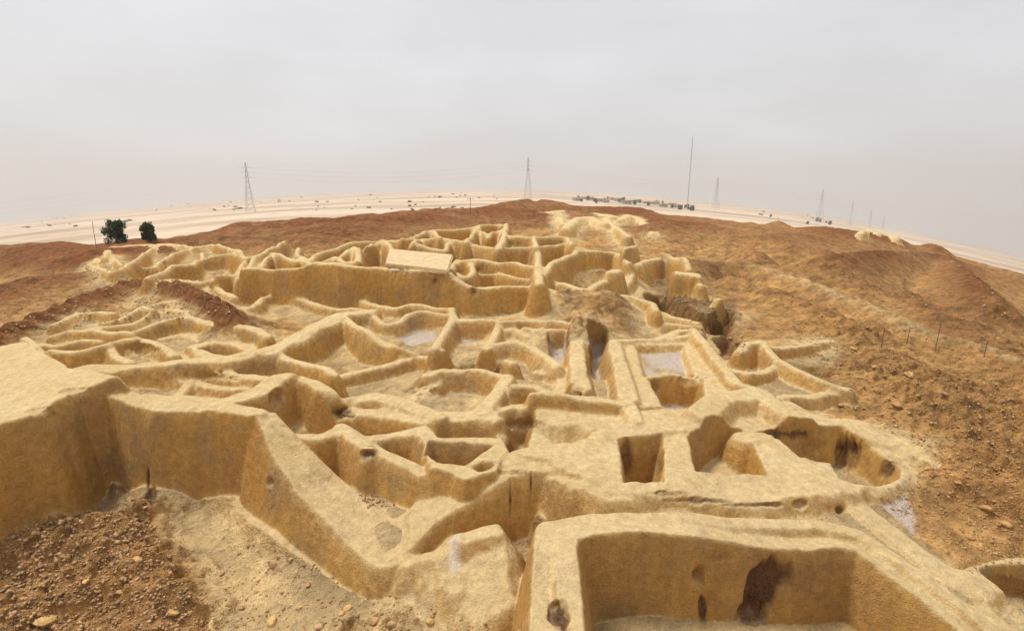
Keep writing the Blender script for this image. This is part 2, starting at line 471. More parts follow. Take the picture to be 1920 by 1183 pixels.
# ---- centre rooms -----------------------------------------------------
hB = house('stepped block of diamond shaped mud rooms in front of the long wall')
sink([(540, 650), (645, 588), (785, 660), (615, 708)], 0.58, -0.36)
level([(600, 745), (640, 728), (800, 690), (835, 700), (760, 735), (690, 745)], -0.28, 0.25)
sink([(430, 745), (533, 708), (655, 762), (600, 800), (500, 800)], 0.5, -0.25)
sink([(440, 684), (522, 658), (620, 704), (560, 716)], 0.5, -0.15)
ridge(hB, [(483, 572), (492, 560), (528, 551), (580, 550), (622, 545), (680, 560), (700, 567)], 0.55, 0.15)
ridge(hB, [(528, 556), (600, 568), (645, 574), (690, 576)], 0.50, 0.15)
ridge(hB, [(690, 577), (640, 586), (590, 611), (545, 636), (500, 653)], 0.62, 0.46)
ridge(hB, [(500, 653), (433, 673), (333, 678), (240, 684), (150, 688)], 0.58, 0.40)
ridge(hB, [(645, 590), (700, 625), (740, 648, 0.40), (775, 662, 0.18)], 0.58, 0.14)
ridge(hB, [(522, 660), (560, 675), (610, 695), (626, 706)], 0.50, 0.14)
ridge(hB, [(590, 716), (640, 704), (700, 690), (780, 668), (820, 672)], 0.10, 0.19)
ridge(hB, [(240, 700), (300, 690), (370, 684), (440, 702), (505, 714)], 0.40, 0.22)
ridge(hB, [(257, 752), (320, 763), (400, 762), (483, 740), (533, 712)], 0.60, 0.34)
ridge(hB, [(533, 710), (590, 724), (630, 748), (655, 765)], 0.50, 0.18)
ridge(hB, [(355, 716), (338, 736), (320, 756)], 0.30, 0.16)
ridge(hB, [(255, 712), (345, 714), (430, 730), (470, 730)], 0.25, 0.15)

hB2 = house('mud rooms with white salt crusted floors below the long wall')
level([(745, 628), (800, 600), (820, 600), (806, 650), (770, 656)], -0.12, 0.2, salt=0.95)
level([(848, 628), (900, 622), (905, 650), (845, 655)], -0.12, 0.2, salt=0.75)
level([(1030, 645), (1060, 645), (1058, 692), (1035, 690)], -0.1, 0.15, salt=0.9)
ridge(hB2, [(700, 567), (745, 576), (770, 568), (850, 576)], 0.55, 0.14)
ridge(hB2, [(693, 582), (717, 600), (726, 602), (742, 597), (762, 587), (800, 583), (845, 588)], 0.50, 0.13)
ridge(hB2, [(846, 576), (850, 592), (832, 625), (814, 652)], 0.52, 0.17)
ridge(hB2, [(850, 596), (900, 600), (938, 604), (990, 600), (1050, 606), (1090, 612)], 0.50, 0.15)
ridge(hB2, [(938, 606), (925, 632), (905, 662)], 0.42, 0.16)
ridge(hB2, [(814, 653), (850, 657), (905, 666), (962, 682)], 0.45, 0.14)
ridge(hB2, [(985, 614), (1040, 622), (1080, 622)], 0.40, 0.13)
ridge(hB2, [(1085, 612), (1082, 650), (1084, 690), (1090, 730)], 0.42, 0.28)
ridge(hB2, [(1010, 700), (1050, 697), (1075, 700)], 0.25, 0.2)
ridge(hB2, [(1055, 700), (1050, 735)], 0.22, 0.15)
hSl = house('grey collapsed wall slabs lying among the salt floored rooms')
ridge(hSl, [(942, 622), (965, 618), (990, 632)], 0.32, 0.12, 0.15)
ridge(hSl, [(925, 646), (960, 642), (1000, 652), (1028, 675), (1045, 690)], 0.42, 0.15, 0.25)

hB3 = house('mud rooms with a sunken salty hollow beside the narrow corridor')
level([(1108, 668), (1130, 668), (1142, 745), (1112, 745)], -0.35, 0.1, salt=0.75)
plate(hB3, [(1150, 641), (1300, 636), (1345, 690), (1380, 760), (1200, 765), (1160, 760)], 0.32, 0.12)
ridge(hB3, [(1152, 640), (1165, 690), (1178, 745)], 0.42, 0.26)
ridge(hB3, [(1150, 638), (1230, 634), (1300, 632)], 0.42, 0.15)
ridge(hB3, [(1300, 622), (1340, 668), (1385, 722), (1440, 735)], 0.52, 0.2)
pit([(1190, 645), (1285, 645), (1305, 700), (1205, 702)], 0.34, 0.10, 0.15, salt=0.8)
pit([(1215, 705), (1250, 700), (1320, 708), (1325, 755), (1290, 768), (1240, 760)], 0.34, -0.40, 0.15, 1.6, salt=1.0)
ridge(hB3, [(1240, 630), (1275, 622), (1310, 626)], 0.45, 0.22)

hR9 = house('small open mud room with a curved rim against the right slope')
level([(1390, 710), (1460, 695), (1560, 722), (1470, 738)], -0.15, 0.2, salt=0.25)
ridge(hR9, [(1385, 662), (1400, 648), (1430, 645), (1456, 672), (1500, 696), (1545, 715), (1592, 727)], 0.55, 0.16)
ridge(hR9, [(1368, 690), (1400, 702), (1440, 695), (1462, 684)], 0.38, 0.14)
ridge(hR9, [(1465, 743), (1530, 742), (1592, 729)], 0.42, 0.15)
ridge(hR9, [(1432, 650), (1500, 650), (1560, 640)], 0.42, 0.15)

hB4 = house('shallow mud rooms with trodden floors in the middle of the site')
level([(790, 745), (850, 710), (940, 712), (905, 770), (840, 768)], -0.25, 0.2, salt=0.45)
ridge(hB4, [(800, 700), (830, 690), (880, 692), (952, 712)], 0.32, 0.15)
ridge(hB4, [(952, 712), (930, 745), (905, 772)], 0.32, 0.2)
ridge(hB4, [(852, 692), (800, 726), (770, 752)], 0.15, 0.16)
ridge(hB4, [(640, 752), (700, 738), (760, 752), (820, 776)], 0.38, 0.18)
ridge(hB4, [(820, 776), (900, 780), (945, 775), (1000, 765)], 0.25, 0.2)
ridge(hB4, [(965, 730), (1000, 728), (1035, 742)], 0.38, 0.14)
ridge(hB4, [(1000, 748), (1090, 750), (1180, 757)], 0.45, 0.11)
ridge(hB4, [(1180, 757), (1192, 788)], 0.42, 0.16)
ridge(hB4, [(800, 792), (845, 780), (920, 786), (960, 778)], 0.28, 0.18)
pit([(930, 786), (965, 778), (1030, 783), (1040, 805), (1010, 828), (960, 825)], 0.2, -0.22, 0.3, 3.0, dark=0.35)
pit([(1050, 793), (1092, 786), (1096, 802), (1062, 812)], 0.15, -0.25, 0.15, 1.0)

# ---- pits and terrace right of centre ----------------------------------
hC = house('broad mud terrace cut by deep square pits and a wedge shaped block')
plate(hC, [(1000, 770), (1180, 772), (1330, 765), (1460, 745), (1540, 785), (1620, 790), (1690, 830), (1762, 858), (1690, 905),
           (1620, 925), (1560, 930), (1400, 940), (1250, 920), (1130, 925), (1045, 870), (940, 845), (990, 835)], 0.30, 0.12, 1.8)
ridge(hC, [(1320, 770), (1350, 745), (1430, 735), (1470, 765), (1530, 790)], 0.55, 0.30, 0.3)
ridge(hC, [(1530, 790), (1600, 800), (1690, 825), (1755, 858)], 0.42, 0.32, 0.15)
ridge(hC, [(1110, 808), (1200, 802), (1300, 800), (1340, 796)], 0.38, 0.22)
pit([(1160, 822), (1243, 818), (1246, 900), (1168, 902)], 0.32, -0.55, 0.07, 1.5, salt=0.55)
pit([(1288, 822), (1330, 800), (1395, 800), (1440, 880), (1360, 885), (1305, 880)], 0.32, -0.40, 0.05, 0.6)
pit([(1392, 806), (1440, 796), (1578, 802), (1640, 832), (1692, 870), (1690, 890), (1625, 905), (1575, 890), (1560, 858), (1500, 850), (1440, 815)], 0.36, -0.40, 0.06, 0.8)
ridge(hC, [(1400, 815), (1440, 818), (1480, 850), (1530, 878)], 0.34, 0.26, 0.12)
ridge(hC, [(1562, 886), (1590, 908), (1630, 918), (1690, 900), (1758, 860)], 0.25, 0.14, 0.10)
ridge(hC, [(1045, 872), (1090, 900), (1135, 918), (1240, 908), (1330, 918), (1400, 930), (1480, 915), (1545, 895)], 0.28, 0.22, 0.12, 2.2)
pit([(1000, 802), (1090, 796), (1140, 812), (1105, 830), (1040, 832)], 0.3, 0.10, 0.3, 3.0)
ridge(hC, [(1060, 838), (1110, 832), (1120, 815)], 0.36, 0.16, 0.1)

hV = house('deep V shaped mud enclosure with thick pale sloping crowns')
level([(585, 850), (640, 845), (720, 860), (800, 892), (890, 885), (800, 960), (735, 1015), (680, 965), (620, 910)], -0.42, 0.45)
level([(660, 885), (720, 875), (780, 900), (760, 935), (700, 945)], -0.45, 0.3, salt=0.25)
ridge(hV, [(500, 786, 0.74, 0.16), (542, 850, 0.36, 0.27), (598, 915, -0.02, 0.37), (665, 970, -0.25, 0.38), (735, 1030, -0.42, 0.36)], bat=0.12)
ridge(hV, [(735, 1022, -0.42, 0.36), (800, 962, -0.18, 0.36), (880, 902, 0.08, 0.33), (960, 862, 0.30, 0.25), (1035, 858, 0.34, 0.2)], bat=0.06)
ridge(hV, [(545, 822), (600, 824), (640, 803), (690, 838)], 0.34, 0.12)
ridge(hV, [(640, 800, 0.34), (720, 848, 0.24), (800, 888, 0.12)], 0.30, 0.13)
ridge(hV, [(700, 818), (740, 803), (790, 801), (806, 818)], 0.30, 0.15)
plate(hV, [(790, 815), (940, 820), (960, 845), (930, 880), (870, 895), (800, 880)], 0.28)
pit([(790, 840), (806, 822), (930, 834), (870, 872), (820, 866)], 0.28, -0.40, 0.08)
pit([(882, 872), (905, 863), (932, 868), (900, 881)], 0.28, 0.0, 0.06)
ridge(hV, [(655, 765), (720, 765), (800, 782)], 0.32, 0.18)

# ---- near pieces --------------------------------------------------------
hN = house('tall near mud wall with a wide flat pale top and a sheer ochre face')
plate(hN, [(-220, 690), (0, 648), (50, 640), (130, 685), (238, 708), (200, 712), (140, 732), (80, 770), (0, 796), (-220, 870)], 1.22, 0.05)
ridge(hN, [(200, 735, 0.96, 0.2), (238, 746, 0.90), (262, 757, 0.86), (300, 764, 0.84), (400, 768, 0.82), (482, 780, 0.78)], w=0.16, bat=0.06, slope=0.12)
hK = house('broken sloping mud block standing alone on the sunken floor')
plate(hK, [(752, 1085, -0.50), (850, 1000, -0.26), (930, 982, -0.14), (950, 1012, -0.18), (968, 1125, -0.42), (905, 1165, -0.55), (800, 1120, -0.55)], -0.3, 0.26, 2.6)
ridge(hK, [(870, 1010, -0.2), (930, 992, -0.12)], -0.15, 0.10, 0.2, 1.5)
ridge(hK, [(770, 1060, -0.44), (830, 1045, -0.34), (850, 1100, -0.46)], -0.4, 0.12, 0.25, 2.0)
hM = house('thick walled square mud room with a scorched dark patch inside')
_m = [(1045, 1250), (1042, 1100), (1040, 1040), (1045, 995), (1100, 985), (1300, 982), (1450, 988), (1550, 990), (1610, 1005),
      (1690, 1060), (1780, 1125), (1880, 1200)]
sink(_m, 0.22, -0.82)
ridge(hM, _m, 0.22, 0.27, 0.05, talus=0.05, slope=0.14)
ridge(hM, [(1550, 905), (1600, 940), (1680, 1000), (1760, 1060), (1830, 1100)], 0.20, 0.2, 0.12)
hM2 = house('small mud room corner at the foot of the right slope')
ridge(hM2, [(1835, 1090), (1880, 1078), (1960, 1062), (2050, 1060)], 0.20, 0.20, 0.1)
ridge(hM2, [(1800, 1110), (1870, 1170), (1950, 1230)], 0.15, 0.2, 0.1)
level([(1850, 1130), (1930, 1120), (1960, 1160), (1890, 1168)], -0.2, 0.15)
tint([(1632, 935), (1700, 930), (1722, 985), (1712, 1005)], SALT, 0.75, 0.08, 0.1)
tint([(1035, 915), (1100, 925), (1110, 950), (1040, 955)], SALT, 0.55, 0.1, -0.4)
tint([(960, 965), (1000, 960), (1000, 990), (965, 990)], SALT, 0.5, 0.1, -0.85)
tint([(690, 868), (760, 880), (780, 893), (700, 885)], SALT, 0.6, 0.08, -0.3)

# fine relief everywhere
SITE *= 1 - 0.9 * np.clip(BANK * RED * 2.0, 0, 1)
_p = to3([(1560, 640), (1600, 725), (1520, 765), (1560, 785), (1640, 800), (1775, 858), (1700, 915), (1655, 945), (1840, 1088), (1990, 1060), (1990, 600)], 0.2)
_w = win(_p, 1.0)
SITE[_w] *= np.where(OWN[_w] < 0, 1 - 0.85 * (1 - sst(-0.25, 0.35, sdf([a[:2] for a in _p], XX[_w], YY[_w]) + 0.2 * N_b[_w])), 1)
_p = to3([(-250, 1010), (0, 1000), (150, 968), (268, 930), (300, 1000), (345, 1085), (395, 1183), (430, 1350), (-250, 1350)], -0.4)
_w = win(_p, 1.0); _m = 1 - sst(-0.1, 0.22, sdf([a[:2] for a in _p], XX[_w], YY[_w]) + 0.16 * N_a[_w] + 0.1 * N_c[_w])
_m = _m * (OWN[_w] < 0)
SITE[_w] *= 1 - 0.9 * _m; RED[_w] = np.maximum(RED[_w], 0.30 * _m); BANK[_w] = np.maximum(BANK[_w], 0.8 * _m)
_p = to3([(1290, 485), (1400, 490), (1500, 520), (1650, 578), (1750, 620), (1850, 653), (1990, 713)], 0.95)
_w = win(_p, 1.5); _d, _ = polydist(_p, [], XX[_w], YY[_w])
SITE[_w] = np.maximum(SITE[_w], 0.5 * np.exp(-((_d + 0.3 * N_b[_w]) / 0.8) ** 2))
tint([(1700, 585), (1760, 600), (1830, 640), (1860, 660), (1780, 640)], DARK, 0.35, 0.3, 0.7, True)
SALT *= np.where(((D - GND) > 0.09) & (OWN >= 0), 0.1, 1.0)
tint([(838, 1020), (862, 1012), (864, 1055), (848, 1070)], SALT, 1.0, 0.04, -0.33)
loose = np.clip(1 - SITE, 0, 1)
isw = OWN >= 0
N_f = fbm(XX, YY, 0.09, 2, 43)
D += np.where(isw, 0.012 * N_c + 0.004 * N_f, 0) 
D += np.where(isw, 0, (0.018 + 0.045 * loose + 0.05 * DARK + 0.06 * BANK) * N_c * np.clip(YY / 9, 0.6, 1.2) * (1 - 0.75 * sst(9, 22, YY)) + (0.006 + 0.02 * loose + 0.035 * BANK) * N_f)
for ax in (0, 1):
    D = 0.25 * np.roll(D, 1, ax) + 0.5 * D + 0.25 * np.roll(D, -1, ax) if ax == 0 else np.concatenate([D[:, :1], 0.25 * D[:, :-2] + 0.5 * D[:, 1:-1] + 0.25 * D[:, 2:], D[:, -1:]], 1)
D[0] = D[1]; D[-1] = D[-2]
Z = D - SL

# ---------------------------------------------------------------- materials
def mat(name):
    m = bpy.data.materials.new(name); m.use_nodes = True
    nt = m.node_tree; nt.nodes.clear()
    o = nt.nodes.new('ShaderNodeOutputMaterial'); b = nt.nodes.new('ShaderNodeBsdfPrincipled')
    nt.links.new(b.outputs[0], o.inputs[0])
    b.inputs['Roughness'].default_value = 0.95
    b.inputs['Specular IOR Level'].default_value = 0.12
    return m, nt, b
class NB:
    def __init__(s, nt): s.nt = nt
    def n(s, t, **k):
        x = s.nt.nodes.new(t)
        for a, v in k.items(): setattr(x, a, v)
        return x
    def link(s, a, b): s.nt.links.new(a, b)
    def noise(s, scale, detail=4, rough=0.55, vec=None):
        x = s.n('ShaderNodeTexNoise'); x.inputs['Scale'].default_value = scale
        x.inputs['Detail'].default_value = detail; x.inputs['Roughness'].default_value = rough
        s.link(vec if vec is not None else s.pos(), x.inputs['Vector']); return x.outputs['Fac']
    def pos(s):
        if not hasattr(s, '_p'): s._p = s.n('ShaderNodeNewGeometry')
        return s._p.outputs['Position']
    def normz(s):
        s.pos(); x = s.n('ShaderNodeSeparateXYZ'); s.link(s._p.outputs['Normal'], x.inputs[0]); return x.outputs[2]
    def ramp(s, fac, a, b, c0=(0, 0, 0, 1), c1=(1, 1, 1, 1)):
        x = s.n('ShaderNodeValToRGB'); e = x.color_ramp.elements
        e[0].position = a; e[0].color = c0; e[1].position = b; e[1].color = c1
        s.link(fac, x.inputs[0]); return x.outputs[0]
    def mix(s, f, a, b, mode='MIX'):
        x = s.n('ShaderNodeMixRGB', blend_type=mode)
        for i, v in enumerate((f, a, b)):
            if isinstance(v, (int, float)): x.inputs[i].default_value = v
            elif isinstance(v, tuple): x.inputs[i].default_value = v + (1,) if len(v) == 3 else v
            else: s.link(v, x.inputs[i])
        return x.outputs[0]
    def math(s, op, a, b=0.0):
        x = s.n('ShaderNodeMath', operation=op)
        for i, v in enumerate((a, b)):
            if isinstance(v, (int, float)): x.inputs[i].default_value = v
            else: s.link(v, x.inputs[i])
        return x.outputs[0]
    def attr(s, nm):
        x = s.n('ShaderNodeAttribute', attribute_name=nm); return x.outputs['Fac']
    def bump(s, h, dist, strength=1.0, nrm=None):
        x = s.n('ShaderNodeBump'); x.inputs['Distance'].default_value = dist; x.inputs['Strength'].default_value = strength
        s.link(h, x.inputs['Height'])
        if nrm is not None: s.link(nrm, x.inputs['Normal'])
        return x.outputs[0]
    def scaled(s, v):
        x = s.n('ShaderNodeMapping'); x.inputs['Scale'].default_value = v; s.link(s.pos(), x.inputs[0]); return x.outputs[0]

def make_plaster():
    m, nt, b = mat('mud_plaster'); k = NB(nt)
    n1 = k.noise(0.9, 5); n2 = k.noise(9, 5, 0.65); n3 = k.noise(48, 4, 0.75)
    streak = k.noise(3.5, 4, 0.6, k.scaled((1.6, 1.6, 0.22)))
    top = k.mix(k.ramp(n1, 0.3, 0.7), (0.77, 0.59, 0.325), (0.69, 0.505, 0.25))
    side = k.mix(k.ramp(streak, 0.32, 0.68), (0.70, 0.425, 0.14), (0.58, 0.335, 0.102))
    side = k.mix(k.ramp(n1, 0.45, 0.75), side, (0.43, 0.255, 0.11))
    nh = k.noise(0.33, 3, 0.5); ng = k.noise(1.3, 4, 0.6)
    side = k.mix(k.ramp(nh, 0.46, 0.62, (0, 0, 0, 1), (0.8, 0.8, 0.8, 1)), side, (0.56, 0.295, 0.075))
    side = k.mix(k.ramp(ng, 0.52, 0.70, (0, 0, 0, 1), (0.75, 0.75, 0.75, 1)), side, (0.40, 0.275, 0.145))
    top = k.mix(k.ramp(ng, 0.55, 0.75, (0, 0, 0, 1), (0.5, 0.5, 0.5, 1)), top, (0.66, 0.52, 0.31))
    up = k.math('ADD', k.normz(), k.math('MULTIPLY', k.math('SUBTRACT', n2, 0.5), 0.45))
    c = k.mix(k.ramp(up, 0.35, 0.85), side, top)  # tops weathered pale, sides browner; some face shade is also put into the colour
    c = k.mix(0.7, c, k.ramp(n2, 0.28, 0.72, (0.64, 0.62, 0.58, 1), (1.2, 1.19, 1.16, 1)), 'MULTIPLY')
    c = k.mix(0.6, c, k.ramp(n3, 0.3, 0.7, (0.62, 0.60, 0.56, 1), (1.25, 1.25, 1.22, 1)), 'MULTIPLY')
    c = k.mix(k.ramp(n3, 0.60, 0.78, (0, 0, 0, 1), (0.45, 0.45, 0.45, 1)), c, (0.25, 0.15, 0.07))
    c = k.mix(k.math('MULTIPLY', k.attr('salt'), 0.55), c, (0.72, 0.64, 0.56))
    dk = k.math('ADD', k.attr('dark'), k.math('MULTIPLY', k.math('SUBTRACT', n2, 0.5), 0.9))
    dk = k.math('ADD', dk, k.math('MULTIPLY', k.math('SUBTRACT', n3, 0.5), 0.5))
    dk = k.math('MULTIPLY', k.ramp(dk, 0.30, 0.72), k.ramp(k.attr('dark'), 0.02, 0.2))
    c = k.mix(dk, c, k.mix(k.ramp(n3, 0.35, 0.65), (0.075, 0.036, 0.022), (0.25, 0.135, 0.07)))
    k.link(c, b.inputs['Base Color'])
    h = k.math('ADD', k.math('MULTIPLY', n2, 1.0), k.math('MULTIPLY', n3, 0.6))
    h = k.math('ADD', h, k.math('MULTIPLY', streak, 0.8))
    k.link(k.bump(h, 0.045, 0.9), b.inputs['Normal'])
    return m

def make_earth():
    m, nt, b = mat('loose_earth'); k = NB(nt)
    n1 = k.noise(0.5, 8, 0.68); n2 = k.noise(6, 6, 0.7); n3 = k.noise(38, 4, 0.75); n0 = k.noise(0.09, 4); n4 = k.noise(2.0, 6, 0.78)
    sandy = k.mix(k.ramp(n1, 0.3, 0.7), (0.58, 0.35, 0.145), (0.49, 0.285, 0.11))
    red = k.mix(k.ramp(n1, 0.3, 0.7), (0.32, 0.125, 0.043), (0.215, 0.088, 0.036))
    red = k.mix(k.ramp(n0, 0.42, 0.66), red, (0.36, 0.19, 0.08))
    rm = k.math('ADD', k.attr('red'), k.math('MULTIPLY', k.math('SUBTRACT', n1, 0.5), 0.9))
    c = k.mix(k.ramp(rm, 0.2, 0.85), sandy, red)
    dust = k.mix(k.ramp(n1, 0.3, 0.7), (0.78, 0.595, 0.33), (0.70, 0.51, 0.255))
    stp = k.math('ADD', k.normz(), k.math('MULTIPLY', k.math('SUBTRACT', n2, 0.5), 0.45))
    dust = k.mix(k.ramp(stp, 0.30, 0.80), (0.45, 0.245, 0.078), dust)  # steep faces browner like the walls, with some shade put into the colour
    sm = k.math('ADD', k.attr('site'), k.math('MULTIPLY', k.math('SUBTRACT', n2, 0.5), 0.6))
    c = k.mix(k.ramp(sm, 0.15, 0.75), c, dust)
    c = k.mix(0.8, c, k.ramp(n1, 0.38, 0.62, (0.58, 0.55, 0.52, 1), (1.25, 1.24, 1.2, 1)), 'MULTIPLY')
    c = k.mix(k.math('SUBTRACT', 0.95, k.math('MULTIPLY', k.attr('site'), 0.85)), c, k.ramp(n4, 0.34, 0.66, (0.58, 0.55, 0.52, 1), (1.46, 1.44, 1.38, 1)), 'MULTIPLY')
    c = k.mix(0.75, c, k.ramp(n2, 0.25, 0.75, (0.62, 0.60, 0.58, 1), (1.22, 1.21, 1.18, 1)), 'MULTIPLY')
    c = k.mix(k.ramp(n3, 0.56, 0.72, (0, 0, 0, 1), (0.55, 0.55, 0.55, 1)), c, (0.20, 0.105, 0.05))
    sl = k.math('ADD', k.attr('salt'), k.math('MULTIPLY', k.math('SUBTRACT', n2, 0.5), 0.8))
    c = k.mix(k.ramp(sl, 0.35, 0.75), c, k.mix(k.ramp(n2, 0.3, 0.7), (0.72, 0.62, 0.52), (0.62, 0.49, 0.38)))
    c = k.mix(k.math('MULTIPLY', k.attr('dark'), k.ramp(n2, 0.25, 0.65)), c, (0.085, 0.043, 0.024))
    k.link(c, b.inputs['Base Color'])
    h = k.math('ADD', k.math('ADD', k.math('MULTIPLY', n1, 6.0), k.math('MULTIPLY', n4, 2.0)), k.math('ADD', n2, k.math('MULTIPLY', n3, 0.5)))
    k.link(k.bump(h, 0.08, 0.9), b.inputs['Normal'])
    return m

def make_plain():
    m, nt, b = mat('desert_plain'); k = NB(nt)
    n0 = k.noise(0.004, 6, 0.6, k.scaled((1, 2.2, 1))); n1 = k.noise(0.03, 5, 0.65); n2 = k.noise(0.35, 4)
    c = k.mix(k.ramp(n0, 0.44, 0.60), (0.68, 0.54, 0.39), (0.42, 0.30, 0.20))
    c = k.mix(k.ramp(n1, 0.55, 0.72, (0, 0, 0, 1), (0.7, 0.7, 0.7, 1)), c, (0.36, 0.25, 0.16))
    rd = k.math('ADD', k.attr('red'), k.math('MULTIPLY', k.math('SUBTRACT', n1, 0.5), 0.5))
    c = k.mix(k.ramp(rd, 0.35, 0.75), c, (0.29, 0.125, 0.048))
    c = k.mix(0.6, c, k.ramp(n2, 0.25, 0.75, (0.75, 0.74, 0.72, 1), (1.12, 1.12, 1.1, 1)), 'MULTIPLY')
    k.link(c, b.inputs['Base Color'])
    k.link(k.bump(n2, 0.3, 0.5), b.inputs['Normal'])
    return m

def plain_mat(name, col, rough=0.9, nscale=8.0, var=0.35, metal=0.0, bump=0.0):
    m, nt, b = mat(name); k = NB(nt)
    n = k.noise(nscale, 4, 0.6)
    lo = tuple(c * (1 - var) for c in col) + (1,); hi = tuple(min(c * (1 + var), 1) for c in col) + (1,)
    k.link(k.ramp(n, 0.3, 0.7, lo, hi), b.inputs['Base Color'])
    b.inputs['Roughness'].default_value = rough; b.inputs['Metallic'].default_value = metal
    if bump: k.link(k.bump(n, bump, 0.8), b.inputs['Normal'])
    return m
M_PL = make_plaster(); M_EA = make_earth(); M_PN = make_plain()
M_SLAB = plain_mat('pale_plaster_slab', (0.60, 0.45, 0.25), nscale=5, var=0.18, bump=0.02)
M_BURNT = plain_mat('burnt_core', (0.10, 0.052, 0.03), nscale=16, var=0.8, bump=0.05)
M_CORE = plain_mat('grey_core', (0.20, 0.13, 0.07), nscale=12, var=0.5, bump=0.04)
M_STONE = plain_mat('sherd_stone', (0.56, 0.36, 0.14), nscale=20, var=0.3, bump=0.01)
M_CLOD = plain_mat('clod', (0.44, 0.275, 0.14), nscale=14, var=0.65, bump=0.02)
M_CLODS = plain_mat('sandy_clod', (0.46, 0.27, 0.115), nscale=9, var=0.4, bump=0.02)
M_STEEL = plain_mat('galvanised_steel', (0.42, 0.42, 0.43), 0.6, 2.0, 0.2, 0.4)
M_WOOD = plain_mat('weathered_wood', (0.20, 0.13, 0.08), nscale=15, var=0.35)
M_LEAF = plain_mat('dark_leaf', (0.056, 0.080, 0.042), 0.7, 2.5, 0.45)
M_BARK = plain_mat('bark', (0.12, 0.085, 0.055), nscale=12, var=0.4)
M_SCRUB = plain_mat('scrub', (0.20, 0.155, 0.10), nscale=1.2, var=0.4)
M_HUT = plain_mat('hut_wall', (0.42, 0.33, 0.24), nscale=0.5, var=0.25)
M_HUTD = plain_mat('hut_opening', (0.06, 0.05, 0.045), nscale=1, var=0.3)

# ---------------------------------------------------------------- mesh output
def mesh_obj(name, verts, faces, material, parent=None, smooth=False):
    me = bpy.data.meshes.new(name); me.from_pydata(verts, [], faces); me.update()
    if smooth: me.polygons.foreach_set('use_smooth', np.ones(len(me.polygons), bool))
    me.materials.append(material)
    o = bpy.data.objects.new(name, me); COL.objects.link(o)
    if parent is not None: o.parent = parent
    return o
def tag(o, label=None, cat=None, group=None, kind=None):
    if label: o['label'] = label
    if cat: o['category'] = cat
    if group: o['group'] = group
    if kind: o['kind'] = kind
    return o
def empty(name, loc=(0, 0, 0)):
    e = bpy.data.objects.new(name, None); COL.objects.link(e); e.location = loc; e.empty_display_size = 0.3; return e

def grid_normals(X, Y, Z):
    dxr, dyr, dzr = [np.gradient(a, axis=0) for a in (X, Y, Z)]
    dxc, dyc, dzc = [np.gradient(a, axis=1) for a in (X, Y, Z)]
    nx = dyc * dzr - dzc * dyr; ny = dzc * dxr - dxc * dzr; nz = dxc * dyr - dyc * dxr
    L = np.sqrt(nx * nx + ny * ny + nz * nz) + 1e-12
    s = 1.0 if nz.mean() > 0 else -1.0
    return np.stack([nx * s / L, ny * s / L, nz * s / L], -1)

def grid_mesh(name, V, Nn, fields, quads, material, origin=None):
    """mesh of the chosen quads of a vertex grid; V (n,3), quads (m,4)"""
    used, inv = np.unique(quads.ravel(), return_inverse=True)
    v = V[used].astype(np.float32)
    if origin is not None: v = v - np.array(origin, np.float32)
    me = bpy.data.meshes.new(name)
    m = len(quads)
    me.vertices.add(len(used)); me.vertices.foreach_set('co', v.ravel())
    me.loops.add(m * 4); me.loops.foreach_set('vertex_index', inv.astype(np.int32).ravel())
    me.polygons.add(m); me.polygons.foreach_set('loop_start', np.arange(0, m * 4, 4, dtype=np.int32))
    me.update(calc_edges=True)
    me.polygons.foreach_set('use_smooth', np.ones(m, bool))
    for nm, f in fields.items():
        a = me.attributes.new(nm, 'FLOAT', 'POINT'); a.data.foreach_set('value', f[used].astype(np.float32))
    me.normals_split_custom_set_from_vertices(Nn[used].astype(np.float32))
    me.materials.append(material)
    return me

Nrm = grid_normals(XX, YY, Z).reshape(-1, 3)
# places where the plaster has fallen and the scorched or crumbly core shows, a few centimetres deep
GX, GY, GZ = XX.copy(), YY.copy(), Z.copy()
N3 = Nrm.reshape(NR, NC, 3)
def column_hit(px, py):
    dx, dy, dz = ray(px, py); q, m = dx / dy, dz / dy
    c = int(np.clip(np.argmin(np.abs(qs - q)), 1, NC - 2))
    k = np.nonzero(Z[:, c] >= CAMZ + m * ys)[0]
    if len(k) == 0: return None
    y = ys[k[0]]; return q * y, y, CAMZ + m * y
def fallen(px, py, rx, ry, val, deep=0.04, skew=0.0):
    h = column_hit(px, py)
    if h is None: return
    dist = math.sqrt(h[0] ** 2 + h[1] ** 2 + (h[2] - CAMZ) ** 2)
    R = dist * max(rx, ry) / 1000.0 * 1.6 + 0.05
    deep = min(deep, 0.30 * min(rx, ry) * dist / 1000.0)
    w = win([h], R)
    x, y, z = XX[w], YY[w], Z[w] - CAMZ
    cp, sp = math.cos(PITCH), math.sin(PITCH)
    dep = y * cp - z * sp
    ux = 960 + 1000 * x / dep; uy = 591.5 - 1000 * (y * sp + z * cp) / dep
    e = np.hypot((ux - px - skew * (uy - py)) / rx, (uy - py) / ry)
    near = np.sqrt((x - h[0]) ** 2 + (y - h[1]) ** 2 + (z + CAMZ - h[2]) ** 2) < R * 1.3
    m = (1 - sst(0.45, 1.25, e + 0.55 * N_c[w] + 0.35 * N_a[w] + 0.25 * N_f[w])) * near
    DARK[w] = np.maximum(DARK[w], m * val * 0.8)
    d = 1.3 * deep * sst(0.35, 0.75, m) * (1 + 0.7 * N_f[w])
    GX[w] -= N3[w][..., 0] * d; GY[w] -= N3[w][..., 1] * d; GZ[w] -= N3[w][..., 2] * d
